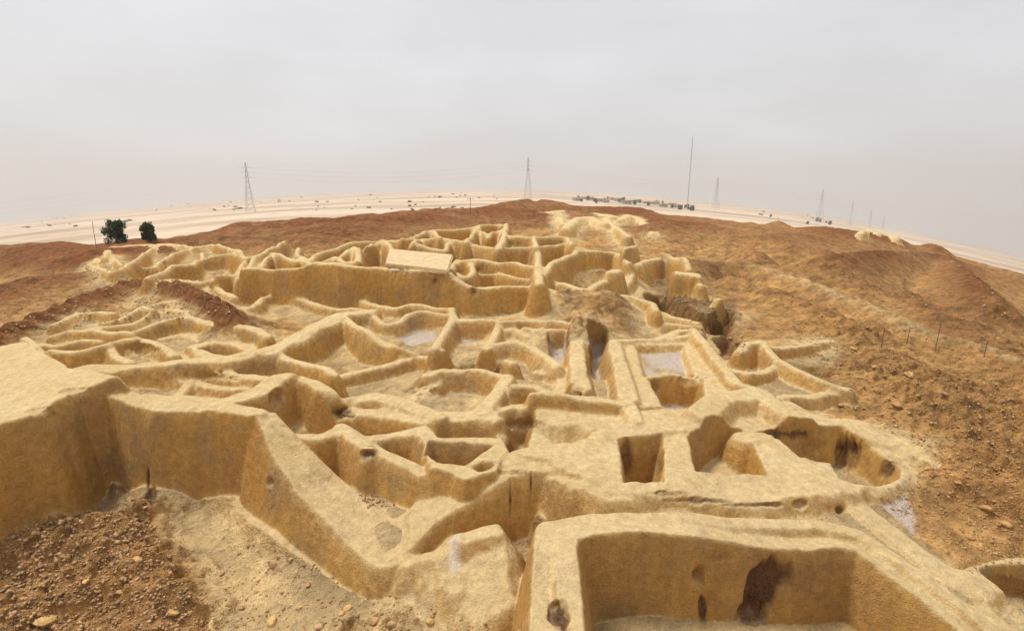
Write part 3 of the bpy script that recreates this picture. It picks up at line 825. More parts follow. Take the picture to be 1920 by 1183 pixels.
for a_ in [(1440, 1095, 38, 52, 1.0, 0.05, -0.5), (1405, 1150, 28, 22, 0.8, 0.04), (1308, 1080, 17, 20, 0.55), (1318, 1138, 9, 24, 0.9), (1345, 1045, 40, 5, 0.5),
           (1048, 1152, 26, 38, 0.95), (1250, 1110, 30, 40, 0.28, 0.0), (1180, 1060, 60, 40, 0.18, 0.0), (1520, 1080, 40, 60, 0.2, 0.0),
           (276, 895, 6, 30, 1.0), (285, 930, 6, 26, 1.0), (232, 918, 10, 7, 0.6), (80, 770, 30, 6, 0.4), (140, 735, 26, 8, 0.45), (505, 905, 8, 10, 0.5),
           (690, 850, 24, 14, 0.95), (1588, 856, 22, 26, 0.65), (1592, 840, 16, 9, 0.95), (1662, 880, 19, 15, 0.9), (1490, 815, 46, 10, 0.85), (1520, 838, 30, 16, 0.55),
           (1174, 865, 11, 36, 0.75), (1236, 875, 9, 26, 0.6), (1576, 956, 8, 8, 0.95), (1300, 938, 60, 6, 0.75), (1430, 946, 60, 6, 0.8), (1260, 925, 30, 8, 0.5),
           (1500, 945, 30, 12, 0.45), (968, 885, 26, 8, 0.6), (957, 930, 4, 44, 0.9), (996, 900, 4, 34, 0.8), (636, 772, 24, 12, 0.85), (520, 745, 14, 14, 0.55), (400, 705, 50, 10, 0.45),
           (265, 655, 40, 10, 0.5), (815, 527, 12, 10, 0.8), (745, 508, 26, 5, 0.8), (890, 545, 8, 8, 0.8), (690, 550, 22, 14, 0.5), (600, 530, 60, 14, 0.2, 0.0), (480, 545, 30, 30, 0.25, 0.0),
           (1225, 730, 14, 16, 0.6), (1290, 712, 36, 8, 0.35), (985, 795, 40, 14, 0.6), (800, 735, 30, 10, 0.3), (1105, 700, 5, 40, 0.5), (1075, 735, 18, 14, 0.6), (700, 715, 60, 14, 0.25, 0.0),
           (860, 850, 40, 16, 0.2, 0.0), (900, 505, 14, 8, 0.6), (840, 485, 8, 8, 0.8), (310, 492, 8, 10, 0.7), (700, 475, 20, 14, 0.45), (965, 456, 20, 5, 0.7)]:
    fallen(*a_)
Nrm = grid_normals(GX, GY, GZ).reshape(-1, 3)
V = np.stack([GX, GY, GZ], -1).reshape(-1, 3)
FIELDS = {'salt': SALT.ravel(), 'red': RED.ravel(), 'dark': DARK.ravel(), 'site': SITE.ravel()}
ii, jj = np.meshgrid(np.arange(NR - 1), np.arange(NC - 1), indexing='ij')
a = ii * NC + jj
quads = np.stack([a, a + 1, a + NC + 1, a + NC], -1).reshape(-1, 4)
above = ((D - GND) > 0.09) & (OWN >= 0)
ownv = np.where(above, OWN, -1).ravel()
qo = ownv[quads].max(axis=1)
GROUNDSEL = True
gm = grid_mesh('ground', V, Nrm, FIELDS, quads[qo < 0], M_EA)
ground = bpy.data.objects.new('ground', gm); COL.objects.link(ground); tag(ground, kind='structure')
order = np.argsort(qo, kind='stable'); sq = qo[order]
HROOT = {}
def hroot(h):
    if h not in HROOT:
        ids = [i for i, hh in enumerate(WALLS) if hh == h]
        sel = np.isin(qo, ids)
        c = V[quads[sel].ravel()]
        loc = (float(c[:, 0].mean()), float(c[:, 1].mean()), float(c[:, 2].min()))
        e = empty('ruined_house' if h not in (hLW, hN, hK, hSl) else ('mud_wall' if h in (hLW, hN) else ('mud_block' if h == hK else 'collapsed_wall')), loc)
        tag(e, HOUSES[h], {hLW: 'wall', hN: 'wall', hK: 'block', hSl: 'rubble'}.get(h, 'ruin'), 'ruined mud houses of the site' if h not in (hLW, hN, hK, hSl) else None)
        HROOT[h] = e
    return HROOT[h]
def pieces(q):
    used, inv = np.unique(q.ravel(), return_inverse=True)
    qi = inv.reshape(-1, 4); lab = np.arange(len(used))
    while True:
        m = lab[qi].min(axis=1); new = lab.copy()
        np.minimum.at(new, qi.ravel(), np.repeat(m, 4))
        new = new[new]
        if np.array_equal(new, lab): break
        lab = new
    fl = lab[qi[:, 0]]
    return [q[fl == u] for u in np.unique(fl)]
for wid, h in enumerate(WALLS):
    lo, hi = np.searchsorted(sq, wid), np.searchsorted(sq, wid + 1)
    if hi - lo < 6: continue
    root = hroot(h)
    for qd in pieces(quads[order[lo:hi]]):
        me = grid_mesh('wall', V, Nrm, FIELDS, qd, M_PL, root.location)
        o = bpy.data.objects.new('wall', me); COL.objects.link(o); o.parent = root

# ---------------------------------------------------------------- far plain
ry = Y1 * 0.985 * (4500 / Y1) ** np.linspace(0, 1, 260)
rq = np.linspace(-2.6, 2.6, 360)
FY, FQ = np.meshgrid(ry, rq, indexing='ij'); FX = FQ * FY
def farz(X, Y):
    q = X / Y
    d = ground0(X, Y)
    return d + fbm(X, Y, 60.0, 3, 51) * 0.4 * sst(100, 200, Y) * (1 - sst(350, 700, Y)) - Y * S(q)
FZ = farz(FX, FY) - 0.15 * (1 - sst(92, 100, FY))
fred = (1 - sst(-7.5, -1.0, -ground0(FX, FY) - 0)) * 0.0 + sst(-7.0, -2.0, ground0(FX, FY))
FV = np.stack([FX, FY, FZ], -1).reshape(-1, 3)
a2 = (np.arange(259)[:, None] * 360 + np.arange(359)[None, :])
fq = np.stack([a2, a2 + 1, a2 + 361, a2 + 360], -1).reshape(-1, 4)
pm = grid_mesh('plain', FV, grid_normals(FX, FY, FZ).reshape(-1, 3), {'red': fred.ravel()}, fq, M_PN)
plain = bpy.data.objects.new('plain', pm); COL.objects.link(plain); tag(plain, kind='structure')
# ground behind and under the viewpoint, and to both sides
bx = np.linspace(-30, 30, 61); by = np.linspace(-25, Y0 + 0.02, 40)
BY, BX = np.meshgrid(by, bx, indexing='ij')
edgez = np.interp(bx, XX[0], Z[0])
tt = sst(Y0, -0.6, BY)
BZ = edgez[None, :] * (1 - tt) + 2.35 * np.exp(-(BX / 14) ** 2) * tt - 0.25 * (np.abs(BX) / 3.0) * tt + 0.08 * fbm(BX, BY, 1.5, 3, 61) * tt - 0.03
bq = (np.arange(39)[:, None] * 61 + np.arange(60)[None, :])
bqq = np.stack([bq, bq + 1, bq + 62, bq + 61], -1).reshape(-1, 4)
z0 = np.zeros(BX.size)
bm_ = grid_mesh('ground', np.stack([BX, BY, BZ], -1).reshape(-1, 3), grid_normals(BX, BY, BZ).reshape(-1, 3),
                {'salt': z0, 'red': z0 + 0.3, 'dark': z0, 'site': z0 + 0.2}, bqq, M_EA)
bo = bpy.data.objects.new('ground', bm_); COL.objects.link(bo); tag(bo, kind='structure')

# ---------------------------------------------------------------- surface lookups
def zat(x, y):
    q = x / y
    if y > Y1 or abs(q) > Q1: return float(farz(np.array([x]), np.array([y]))[0])
    r = (math.log(y / Y0) / math.log(Y1 / Y0)) * (NR - 1); c = float(np.interp(q, qs, np.arange(NC)))
    r0, c0 = min(int(r), NR - 2), min(int(c), NC - 2); fr, fc = r - r0, c - c0
    return float((Z[r0, c0] * (1 - fc) + Z[r0, c0 + 1] * fc) * (1 - fr) + (Z[r0 + 1, c0] * (1 - fc) + Z[r0 + 1, c0 + 1] * fc) * fr)
def hit(px, py):
    """first surface point along the line of sight through a survey mark, with its normal"""
    dx, dy, dz = ray(px, py); q, m = dx / dy, dz / dy
    c = int(np.clip(np.argmin(np.abs(qs - q)), 1, NC - 2))
    col = Z[:, c]; line = CAMZ + m * ys
    k = np.nonzero(col >= line)[0]
    if len(k) == 0: return None
    r = k[0]
    if r > 0:
        g0 = line[r - 1] - col[r - 1]; g1 = line[r] - col[r]
        y = ys[r - 1] + (ys[r] - ys[r - 1]) * g0 / (g0 - g1)
    else: y = ys[0]
    n = Nrm[r * NC + c] + Nrm[max(r - 1, 0) * NC + c]
    n = n / np.linalg.norm(n)
    return Vector((q * y, y, CAMZ + m * y)), Vector(n)

# ---------------------------------------------------------------- pale slab lying behind the long wall
def prism(name, top, thick, material, parent=None, seed=0):
    rnd = random.Random(seed); n = len(top)
    vs = [Vector(t) for t in top] + [Vector(t) - Vector((0, 0, thick)) for t in top]
    c = sum((Vector(t) for t in top), Vector()) / n
    fs = [tuple(range(n))[::-1], tuple(range(n, 2 * n))] + [(i, (i + 1) % n, n + (i + 1) % n, n + i) for i in range(n)]
    me = bpy.data.meshes.new(name); bm = bmesh.new()
    bv = [bm.verts.new(v) for v in vs]
    for f in fs: bm.faces.new([bv[i] for i in f])
    bmesh.ops.recalc_face_normals(bm, faces=bm.faces)
    bmesh.ops.bevel(bm, geom=list(bm.edges), offset=thick * 0.25, segments=2, affect='EDGES')
    bmesh.ops.subdivide_edges(bm, edges=list(bm.edges), cuts=2, use_grid_fill=True)
    for v in bm.verts: v.co += Vector((rnd.uniform(-1, 1), rnd.uniform(-1, 1), rnd.uniform(-1, 1))) * thick * 0.05
    bm.to_mesh(me); bm.free(); me.materials.append(material)
    o = bpy.data.objects.new(name, me); COL.objects.link(o)
    if parent is not None: o.parent = parent
    return o
sl = [P(730, 466, 1.78), P(850, 477, 1.62), P(840, 507, 1.50), P(722, 494, 1.60)]
tag(prism('plaster_slab', sl, 0.16, M_SLAB), 'pale flat plaster slab tilted on top of the long brown wall', 'slab')
def bar_mesh(segs, sides=4):
    """tubes: (p, q, r0, r1)"""
    vs, fs = [], []
    for p, q, r0, r1 in segs:
        p, q = Vector(p), Vector(q); d = (q - p).normalized()
        u = d.cross(Vector((0, 0, 1)) if abs(d.z) < 0.9 else Vector((1, 0, 0))).normalized(); w = d.cross(u)
        b = len(vs)
        for c, r in ((p, r0), (q, r1)):
            for i in range(sides):
                a = 2 * math.pi * i / sides + math.pi / 4
                vs.append(tuple(c + (u * math.cos(a) + w * math.sin(a)) * r))
        for i in range(sides):
            j = (i + 1) % sides
            fs.append((b + i, b + j, b + sides + j, b + sides + i))
        fs.append(tuple(range(b, b + sides))[::-1]); fs.append(tuple(range(b + sides, b + 2 * sides)))
    return vs, fs
def bars(name, segs, material, parent=None, sides=4):
    v, f = bar_mesh(segs, sides); return mesh_obj(name, v, f, material, parent)
def copy_tree(o, parent=None):
    c = o.copy(); COL.objects.link(c); c.parent = parent
    for ch in list(o.children): copy_tree(ch, c)
    return c

# ---------------------------------------------------------------- stones and clods
def lump(name, r, seed, flat=0.6, sub=2):
    rnd = random.Random(seed); bm = bmesh.new(); bmesh.ops.create_icosphere(bm, subdivisions=sub, radius=r)
    k = [Vector((rnd.gauss(0, 1), rnd.gauss(0, 1), rnd.gauss(0, 1))).normalized() for _ in range(9)]
    cut = [rnd.uniform(0.62, 0.95) for _ in k]
    for v in bm.verts:
        d = v.co.normalized(); s = 1.0
        for kk, c in zip(k, cut):
            t = d.dot(kk)
            if t > 0.05: s = min(s, c / t)
        v.co = Vector((d.x * 1.25, d.y, d.z * flat)) * (r * s)
    me = bpy.data.meshes.new(name); bm.to_mesh(me); bm.free(); return me
STONES = {
    'stone': ([(85, 1168, 11), (510, 1166, 9), (807, 1166, 8), (652, 1142, 7), (330, 1150, 6)], M_STONE, 'ochre stone lying on the near trampled floor', 'stone', 'ochre stones on the near floor'),
    'pottery_sherd': ([(255, 1052, 9), (225, 1110, 5), (322, 1148, 5), (160, 1090, 5)], M_STONE, 'pale ochre sherd on the purple brown crumbled heap', 'sherd', 'sherds on the crumbled heap'),
    'clod': ([(513, 1060, 7), (522, 1043, 4), (545, 1050, 4), (415, 1075, 5), (578, 1097, 5), (600, 1175, 8), (640, 1150, 6), (700, 1165, 9), (735, 1172, 8), (560, 1140, 5), (450, 1140, 6), (480, 1110, 4)],
             M_CLOD, 'brown clod of earth on the pale floor below the tall wall', 'clod', 'clods on the pale floor'),
    'boulder': ([(1850, 955, 7), (1740, 880, 6), (1795, 905, 5), (1705, 705, 8), (1640, 690, 6), (1575, 760, 6), (1820, 1010, 6), (1885, 985, 6), (1770, 740, 6), (1600, 655, 5), (1680, 760, 7), (1730, 820, 5)],
                M_CLODS, 'tan earth lump lying on the open right slope', 'lump', 'earth lumps on the right slope'),
}
si = 0
for nm, (pts, m, lab, cat, grp) in STONES.items():
    for px, py, r in pts:
        h = hit(px, py)
        if h is None: continue
        p = h[0]; rad = r / 1000.0 * (p - Vector((0, 0, CAMZ))).length * 0.95
        me = lump(nm, rad, si); me.materials.append(m)
        o = bpy.data.objects.new(nm, me); COL.objects.link(o)
        o.location = (p.x, p.y, zat(p.x, p.y) + rad * 0.22); o.rotation_euler = (random.uniform(-.25, .25), random.uniform(-.25, .25), random.uniform(0, 6))
        tag(o, lab, cat, grp); si += 1

OCT = np.array([(1, 0, 0), (0, 1, 0), (-1, 0, 0), (0, -1, 0), (0, 0, 1), (0, 0, -1), (.6, .6, .45), (-.6, .55, .5)], float)[:6]
OF = np.array([(0, 1, 4), (1, 2, 4), (2, 3, 4), (3, 0, 4), (1, 0, 5), (2, 1, 5), (3, 2, 5), (0, 3, 5)])
def scatter(name, polys, n, r0, r1, material, label, seed, maskf=None):
    rg = np.random.default_rng(seed); pts = []
    for poly in polys:
        xs = [p[0] for p in poly]; ysx = [p[1] for p in poly]
        A = np.array(poly, float); c = 0
        while c < n:
            px = rg.uniform(min(xs), max(xs), n); py = rg.uniform(min(ysx), max(ysx), n)
            ins = np.zeros(n, bool); m = len(poly)
            for i in range(m):
                ax, ay = A[i]; bx_, by_ = A[(i + 1) % m]
                if ay == by_: continue
                k = (ay > py) != (by_ > py); ins ^= k & (px < (bx_ - ax) * (py - ay) / (by_ - ay) + ax)
            for a_, b_ in zip(px[ins], py[ins]):
                if c >= n: break
                h = hit(a_, b_); c += 1
                if h is None or h[1].z < 0.5: continue
                pts.append(h[0])
    pts = np.array([tuple(p) for p in pts])
    N = len(pts); rad = r0 + (r1 - r0) * rg.random(N) ** 7
    rad = rad * np.clip(np.hypot(pts[:, 0], pts[:, 1]) / 7.0, 0.8, 2.2)
    vv = OCT[None] * (1 + 0.6 * rg.uniform(-1, 1, (N, 6, 3))) * rad[:, None, None]
    vv += rg.uniform(-0.45, 0.45, (N, 6, 3)) * rad[:, None, None]
    ang = rg.uniform(0, 6.28, N); ca, sa = np.cos(ang)[:, None], np.sin(ang)[:, None]
    vx = vv[..., 0] * ca - vv[..., 1] * sa; vy = vv[..., 0] * sa + vv[..., 1] * ca
    vv = np.stack([vx, vy, vv[..., 2] * 0.7], -1) + pts[:, None, :] + np.array([0, 0, 0.15]) * rad[:, None, None]
    ff = OF[None] + (np.arange(N) * 6)[:, None, None]
    me = bpy.data.meshes.new(name)
    me.vertices.add(N * 6); me.vertices.foreach_set('co', vv.astype(np.float32).ravel())
    me.loops.add(N * 24); me.loops.foreach_set('vertex_index', ff.astype(np.int32).ravel())
    me.polygons.add(N * 8); me.polygons.foreach_set('loop_start', np.arange(0, N * 24, 3, dtype=np.int32))
    me.update(calc_edges=True); me.validate(); me.materials.append(material)
    o = bpy.data.objects.new(name, me); COL.objects.link(o); tag(o, label, 'rubble', kind='stuff'); return o
scatter('rubble', [[(0, 1000), (140, 965), (265, 930), (300, 1010), (350, 1100), (400, 1183), (0, 1183)]], 9000, 0.004, 0.035, M_CLOD, 'purple brown crumbs heaped at the foot of the tall wall', 5)
scatter('gravel', [[(400, 1183), (350, 1090), (480, 1000), (700, 1100), (960, 1183)]], 1300, 0.004, 0.03, M_CLODS, 'fine crumbs strewn over the pale trampled floor', 6)
scatter('gravel', [[(1480, 560), (1650, 600), (1900, 700), (1920, 1060), (1830, 1080), (1640, 930), (1770, 860), (1640, 800), (1560, 770), (1600, 720), (1480, 650)]], 9000, 0.004, 0.022, M_CLODS, 'tan earth crumbs covering the open right slope', 7)
scatter('rubble', [[(1210, 545), (1300, 560), (1390, 570), (1400, 670), (1330, 640)], [(640, 890), (760, 900), (740, 950), (690, 950)]], 700, 0.006, 0.035, M_CLOD, 'dark crumbs fallen into the hollows and trench', 8)
scatter('rubble', [[(0, 480), (400, 530), (440, 590), (60, 620), (0, 640)], [(1300, 400), (1500, 430), (1900, 520), (1900, 640), (1600, 540), (1300, 470)]], 1500, 0.01, 0.03, M_CLOD, 'brown lumps strewn over the reddish hills', 9)

# ---------------------------------------------------------------- wooden pegs and poles
def peg(name, px, py, hpx, r, label, cat, grp, material=M_WOOD, xarm=False):
    h = hit(px, py)
    if h is None: return
    p = h[0]; H = hpx / 1000.0 * p.length
    e = empty(name, (p.x, p.y, zat(p.x, p.y) - 0.02)); tag(e, label, cat, grp)
    bars('shaft', [((0, 0, -0.05), (0.02 * H, 0, H), r, r * 0.8)], material, e, 8)
    if xarm: bars('crossarm', [((-0.22 * H, 0, H * 0.9), (0.22 * H, 0, H * 0.93), r * 0.7, r * 0.7)], material, e, 6)
    else: bars('head', [((0.02 * H, 0, H), (0.02 * H, 0, H + r * 1.4), r * 0.95, r * 0.5)], material, e, 8)
for px, py, hp in ((1652, 652, 30), (1700, 645, 28), (1753, 658, 44), (1845, 668, 24)):
    peg('wooden_peg', px, py, hp, 0.012, 'thin wooden peg standing in the open right slope', 'peg', 'survey pegs on the right slope')
peg('thin_pole', 181, 466, 40, 0.02, 'thin bare pole on the brown bank left of the two trees', 'pole', None)
peg('thin_pole', 882, 402, 30, 0.03, 'thin pole with a crossarm on the brown ridge below the pylons', 'pole', None, xarm=True)

# ---------------------------------------------------------------- two dark trees
def tree(px, py, wpx, hpx, label, seed):
    rnd = random.Random(seed); rg = np.random.default_rng(seed)
    x, y, z = P(px, py, 1.2)
    z = zat(x, y); e = empty('evergreen_tree', (x, y, z)); tag(e, label, 'tree', 'dark trees behind the brown bank')
    W = wpx / 1000.0 * y * 0.5; H = hpx / 1000.0 * y
    segs = [((0, 0, -0.3), (0.03, 0, H * 0.25), 0.12, 0.09), ((0.03, 0, H * 0.25), (0, 0.05, H * 0.75), 0.09, 0.03)]
    for i in range(9):
        a = rnd.uniform(0, 6.28); h0 = H * rnd.uniform(0.12, 0.5)
        segs.append(((0.02, 0, h0), (math.cos(a) * W * 0.7, math.sin(a) * W * 0.7, h0 + H * rnd.uniform(0.15, 0.35)), 0.045, 0.012))
    bars('trunk', segs, M_BARK, e, 6)
    vs, fs = [], []
    clumps = []
    for i in range(46):
        t = rnd.uniform(0.05, 1.0); a = rnd.uniform(0, 6.28)
        rr = W * (1.0 - 0.42 * t ** 2.2) * math.sqrt(rnd.uniform(0.15, 1.0)) * rnd.uniform(0.75, 1.08)
        clumps.append((math.cos(a) * rr, math.sin(a) * rr, H * (0.06 + 0.86 * t), W * rnd.uniform(0.18, 0.36)))
    for cx, cy, cz, cr in clumps:
        for k in range(95):
            d = rg.normal(size=3); d /= np.linalg.norm(d); rad = cr * rg.uniform(0.55, 1.1)
            c = np.array([cx, cy, cz]) + d * rad * np.array([1, 1, 1.15])
            u = rg.normal(size=3); u /= np.linalg.norm(u); w = np.cross(u, d); w /= np.linalg.norm(w) + 1e-9
            s = rg.uniform(0.035, 0.085); b = len(vs)
            up = np.array([0, 0, 1.0]) * s * 1.2
            vs += [tuple(c - w * s * .6), tuple(c + u * s + up * .3), tuple(c + w * s * .6), tuple(c - u * s * .8 + up)]
            fs.append((b, b + 1, b + 2, b + 3))
    mesh_obj('crown', vs, fs, M_LEAF, e)
tree(220, 458, 40, 44, 'larger dark green bushy tree behind the brown bank', 3)
tree(281, 455, 27, 33, 'smaller dark green bushy tree beside the larger one', 4)

# ---------------------------------------------------------------- pylons, mast, cables
def skyspot(px, y):
    """a point of the plain on the bearing of px"""
    dx, dy, _ = ray(px, 360); q = dx / dy; x = q * y
    return x, y, zat(x, y)
def ztop(px, py, y):
    dx, dy, dz = ray(px, py); return CAMZ + dz / dy * y
PYL = []
def pylon(px, pytop, y, label, th=1.0):
    x, y, z = skyspot(px, y); H = ztop(px, pytop, y) - z
    e = empty('power_pylon', (x, y, z - 0.3)); e.rotation_euler = (0, 0, 0.25)
    tag(e, label, 'pylon', 'power pylons on the far plain')
    b, t = H * 0.085, H * 0.016; r = 0.11 * th; zw = H * 0.62
    for sx in (-1, 1):
        for sy in (-1, 1):
            bars('leg', [((sx * b, sy * b, 0), (sx * t * 1.6, sy * t * 1.6, zw), r * 1.2, r), ((sx * t * 1.6, sy * t * 1.6, zw), (sx * t * 0.5, sy * t * 0.5, H), r, r * 0.7)], M_STEEL, e)
    segs = []; n = 9
    for i in range(n):
        def half(k):
            f = k / n
            return (b + (t * 1.6 - b) * f / 0.62) if f < 0.62 else t * (1.6 - 1.1 * (f - 0.62) / 0.38)
        w0, w1, z0_, z1_ = half(i), half(i + 1), H * i / n, H * (i + 1) / n
        for sy in (-1, 1):
            segs += [((-w0, sy * w0, z0_), (w1, sy * w1, z1_), r * .55, r * .55), ((w0, sy * w0, z0_), (-w1, sy * w1, z1_), r * .55, r * .55)]
            segs += [((sy * w0, -w0, z0_), (sy * w1, w1, z1_), r * .55, r * .55), ((sy * w0, w0, z0_), (sy * w1, -w1, z1_), r * .55, r * .55)]
    tag(bars('bracing', segs, M_STEEL, e), kind='stuff')
    for f, w in ((0.70, 0.105), (0.80, 0.13), (0.90, 0.10)):
        zz = H * f; ww = H * w
        bars('crossarm', [((-ww, 0, zz), (ww, 0, zz), r * .7, r * .7), ((-ww, 0, zz), (0, 0, zz + H * 0.035), r * .5, r * .5), ((ww, 0, zz), (0, 0, zz + H * 0.035), r * .5, r * .5)], M_STEEL, e)
    tips = [Matrix.Rotation(0.25, 3, 'Z') @ Vector((s * H * w, 0, H * f)) + Vector((x, y, z)) for f, w in ((0.70, 0.105), (0.80, 0.13), (0.90, 0.10)) for s in (-1, 1)]
    PYL.append(tips)
pylon(466, 304, 470, 'tall lattice pylon behind the two green trees on the pale plain', 1.3)
pylon(990, 295, 600, 'lattice pylon rising behind the brown skyline mound', 1.3)
pylon(1344, 332, 760, 'lattice pylon beside the tall thin mast', 1.2)
pylon(1543, 355, 760, 'lattice pylon on the plain beyond the right brown hills', 1.2)
pylon(1603, 376, 1000, 'faint small pylon second beyond the right brown hills', 1.1)
pylon(1640, 392, 1150, 'faint small pylon above the low skyline ruin', 1.0)
pylon(1666, 405, 1300, 'faintest small pylon last in the row above the skyline ruin', 1.0)
SPAN = ['from the tall left pylon to the one behind the mound', 'from the pylon behind the mound to the one beside the mast', 'from the pylon beside the mast to the one beyond the hills',
        'between the first and second pylons beyond the right hills', 'from the second small pylon to the one above the ruin', 'between the two faintest pylons above the ruin']
for si_, (a_, b_) in enumerate(zip(PYL[:-1], PYL[1:])):
    for k in range(6):
        p, q = a_[k], b_[k]; L = (q - p).length; n = 24; sag = L * 0.028
        pts = [p.lerp(q, i / n) - Vector((0, 0, sag * 4 * (i / n) * (1 - i / n))) for i in range(n + 1)]
        tag(bars('power_cable', [(pts[i], pts[i + 1], 0.035, 0.035) for i in range(n)], M_STEEL, None, 3), 'thin power cable ' + SPAN[si_], 'cable', 'cables ' + SPAN[si_])
p0 = PYL[0]
for k in range(6):
    p = p0[k]; q = p + Vector((-420, -60, -6)); n = 20
    q.z = p.z - 420 * 0.09
    pts = [p.lerp(q, i / n) - Vector((0, 0, 12 * 4 * (i / n) * (1 - i / n))) for i in range(n + 1)]
    tag(bars('power_cable', [(pts[i], pts[i + 1], 0.035, 0.035) for i in range(n)], M_STEEL, None, 3), 'thin sagging power cable leading away left from the tall pylon', 'cable', 'cables left of the tall pylon')
def mast(px, pytop, y):
    x, y, z = skyspot(px, y); H = ztop(px, pytop, y) - z
    e = empty('radio_mast', (x, y, z - 0.3)); tag(e, 'very tall thin guyed radio mast on the plain', 'mast')
    w = 0.45
    for k in range(3):
        a = k * 2.094; bars('leg', [((w * math.cos(a), w * math.sin(a), 0), (w * math.cos(a), w * math.sin(a), H), 0.14, 0.12)], M_STEEL, e)
    segs = []; n = 40
    for i in range(n):
        for k in range(3):
            a, b = k * 2.094, (k + 1) * 2.094
            segs.append(((w * math.cos(a), w * math.sin(a), H * i / n), (w * math.cos(b), w * math.sin(b), H * (i + 1) / n), 0.06, 0.06))
    tag(bars('bracing', segs, M_STEEL, e), kind='stuff')
    for k in range(3):
        a = k * 2.094 + 0.5
        for f in (0.5, 0.95): bars('guy_wire', [((H * .45 * math.cos(a), H * .45 * math.sin(a), 0), (0, 0, H * f), 0.03, 0.03)], M_STEEL, e, 3)
    bars('antenna', [((0, 0, H), (0, 0, H * 1.03), 0.08, 0.03)], M_STEEL, e)
mast(1291, 258, 620)

# ---------------------------------------------------------------- far houses, far trees, scrub on the plain
def bush_mesh(name, seed, n, w, h, lf):
    rg = np.random.default_rng(seed); vs, fs = [], []
    cl = [(rg.uniform(-.6, .6) * w, rg.uniform(-.6, .6) * w, rg.uniform(.15, .75) * h, rg.uniform(.25, .45) * w) for _ in range(7)]
    for i in range(n):
        cx, cy, cz, cr = cl[i % 7]; d = rg.normal(size=3); d /= np.linalg.norm(d)
        c = np.array([cx, cy, max(cz + d[2] * cr * h / w, 0.02)]); c[:2] += d[:2] * cr
        u = rg.normal(size=3); u /= np.linalg.norm(u); v = np.cross(u, d); v /= np.linalg.norm(v) + 1e-9
        b = len(vs); s = lf * rg.uniform(.6, 1.3)
        vs += [tuple(c - u * s), tuple(c + v * s), tuple(c + u * s), tuple(c - v * s)]; fs.append((b, b + 1, b + 2, b + 3))
    me = bpy.data.meshes.new(name); me.from_pydata(vs, [], fs); return me
bushes = [bush_mesh('scrub_bush', 20 + i, 150, 1.6, 1.0, 0.28) for i in range(3)]
for m in bushes: m.materials.append(M_SCRUB)
zones = [(250, 470, 377, 396, 34), (480, 940, 362, 396, 46), (20, 250, 398, 432, 16), (1420, 1610, 390, 410, 20)]
for x0, x1, y0, y1, n in zones:
    for i in range(n):
        px = random.uniform(x0, x1); py = random.uniform(y0, y1)
        x, y, z = P(px, py, PLAIN)
        if not (150 < y < 2500): continue
        o = bpy.data.objects.new('scrub_bush', random.choice(bushes)); COL.objects.link(o)
        o.location = (x, y, zat(x, y) - 0.1); o.rotation_euler = (0, 0, random.uniform(0, 6.28))
        s_ = random.uniform(0.4, 1.3) * (y / 350) ** 0.5; o.scale = (s_ * random.uniform(1, 1.5), s_, s_ * random.uniform(.9, 1.5))
        tag(o, 'small dark scrub bush dotted on the pale plain', 'bush', 'scrub bushes on the plain')
ftree = [bush_mesh('tree', 40 + i, 260, 2.2, 5.5, 0.5) for i in range(2)]
for m in ftree: m.materials.append(M_LEAF)
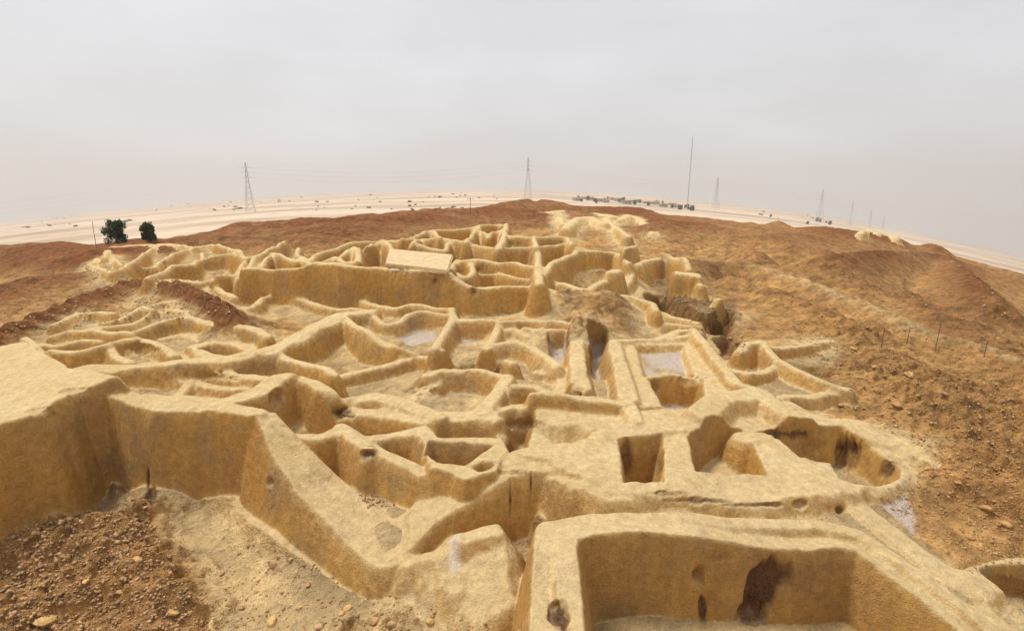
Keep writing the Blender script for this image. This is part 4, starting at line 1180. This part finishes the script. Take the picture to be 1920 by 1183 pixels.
def far_house(x, y, w, d, h, rz):
    e = empty('flat_roofed_house', (x, y, zat(x, y) - 0.2)); e.rotation_euler = (0, 0, rz)
    tag(e, 'small flat roofed house in the far settlement on the plain', 'house', 'houses of the far settlement')
    def boxm(nm, cx, cy, cz, sx, sy, sz, m):
        v = [(cx + a * sx, cy + b * sy, cz + c * sz) for c in (-.5, .5) for b in (-.5, .5) for a in (-.5, .5)]
        mesh_obj(nm, v, [(0, 2, 3, 1), (4, 5, 7, 6), (0, 1, 5, 4), (2, 6, 7, 3), (0, 4, 6, 2), (1, 3, 7, 5)], m, e)
    boxm('wall', 0, 0, h / 2, w, d, h, M_HUT)
    boxm('roof', 0, 0, h + 0.15, w * 1.05, d * 1.05, 0.3, M_HUT)
    boxm('door', -w * 0.2, -d / 2 - .02, 1.1, 1.1, .08, 2.2, M_HUTD)
    boxm('window', w * 0.25, -d / 2 - .02, 1.7, 1.4, .08, 1.2, M_HUTD)
for i in range(16):
    px = 1085 + i * 12.5 + random.uniform(-4, 4); y = random.uniform(620, 860)
    x, y, z = skyspot(px, y)
    far_house(x, y, random.uniform(6, 13), random.uniform(5, 8), random.uniform(3, 4.6), random.uniform(-.5, .5))
for i in range(34):
    px = random.uniform(1080, 1300) if i < 28 else random.uniform(1440, 1600); y = random.uniform(560, 900)
    x, y, z = skyspot(px, y)
    o = bpy.data.objects.new('tree', random.choice(ftree)); COL.objects.link(o); o.location = (x, y, zat(x, y) - .2)
    s_ = random.uniform(.6, 1.25); o.scale = (s_ * 1.2, s_ * 1.2, s_); o.rotation_euler = (0, 0, random.uniform(0, 6))
    tag(o, 'small dark tree among the far settlement on the plain', 'tree', 'trees of the far settlement')

# ---------------------------------------------------------------- dusty air
def haze_box():
    zlo = float(min(FZ.min(), Z.min(), BZ.min())) - 1.0
    x1 = float(np.abs(FX).max()) + 50
    v = [(a * x1, b, c) for c in (zlo, 130.0) for b in (-60.0, 4600.0) for a in (-1, 1)]
    me = bpy.data.meshes.new('haze'); me.from_pydata(v, [], [(0, 2, 3, 1), (4, 5, 7, 6), (0, 1, 5, 4), (2, 6, 7, 3), (0, 4, 6, 2), (1, 3, 7, 5)])
    m = bpy.data.materials.new('haze'); m.use_nodes = True; nt = m.node_tree; nt.nodes.clear()
    o_ = nt.nodes.new('ShaderNodeOutputMaterial'); vol = nt.nodes.new('ShaderNodeVolumePrincipled')
    vol.inputs['Color'].default_value = (0.715, 0.715, 0.72, 1); vol.inputs['Density'].default_value = HAZE_DENSITY
    vol.inputs['Anisotropy'].default_value = 0.2
    nt.links.new(vol.outputs[0], o_.inputs['Volume'])
    me.materials.append(m); o = bpy.data.objects.new('haze', me); COL.objects.link(o); tag(o, kind='stuff')
HAZE_DENSITY = 0.00038
haze_box()
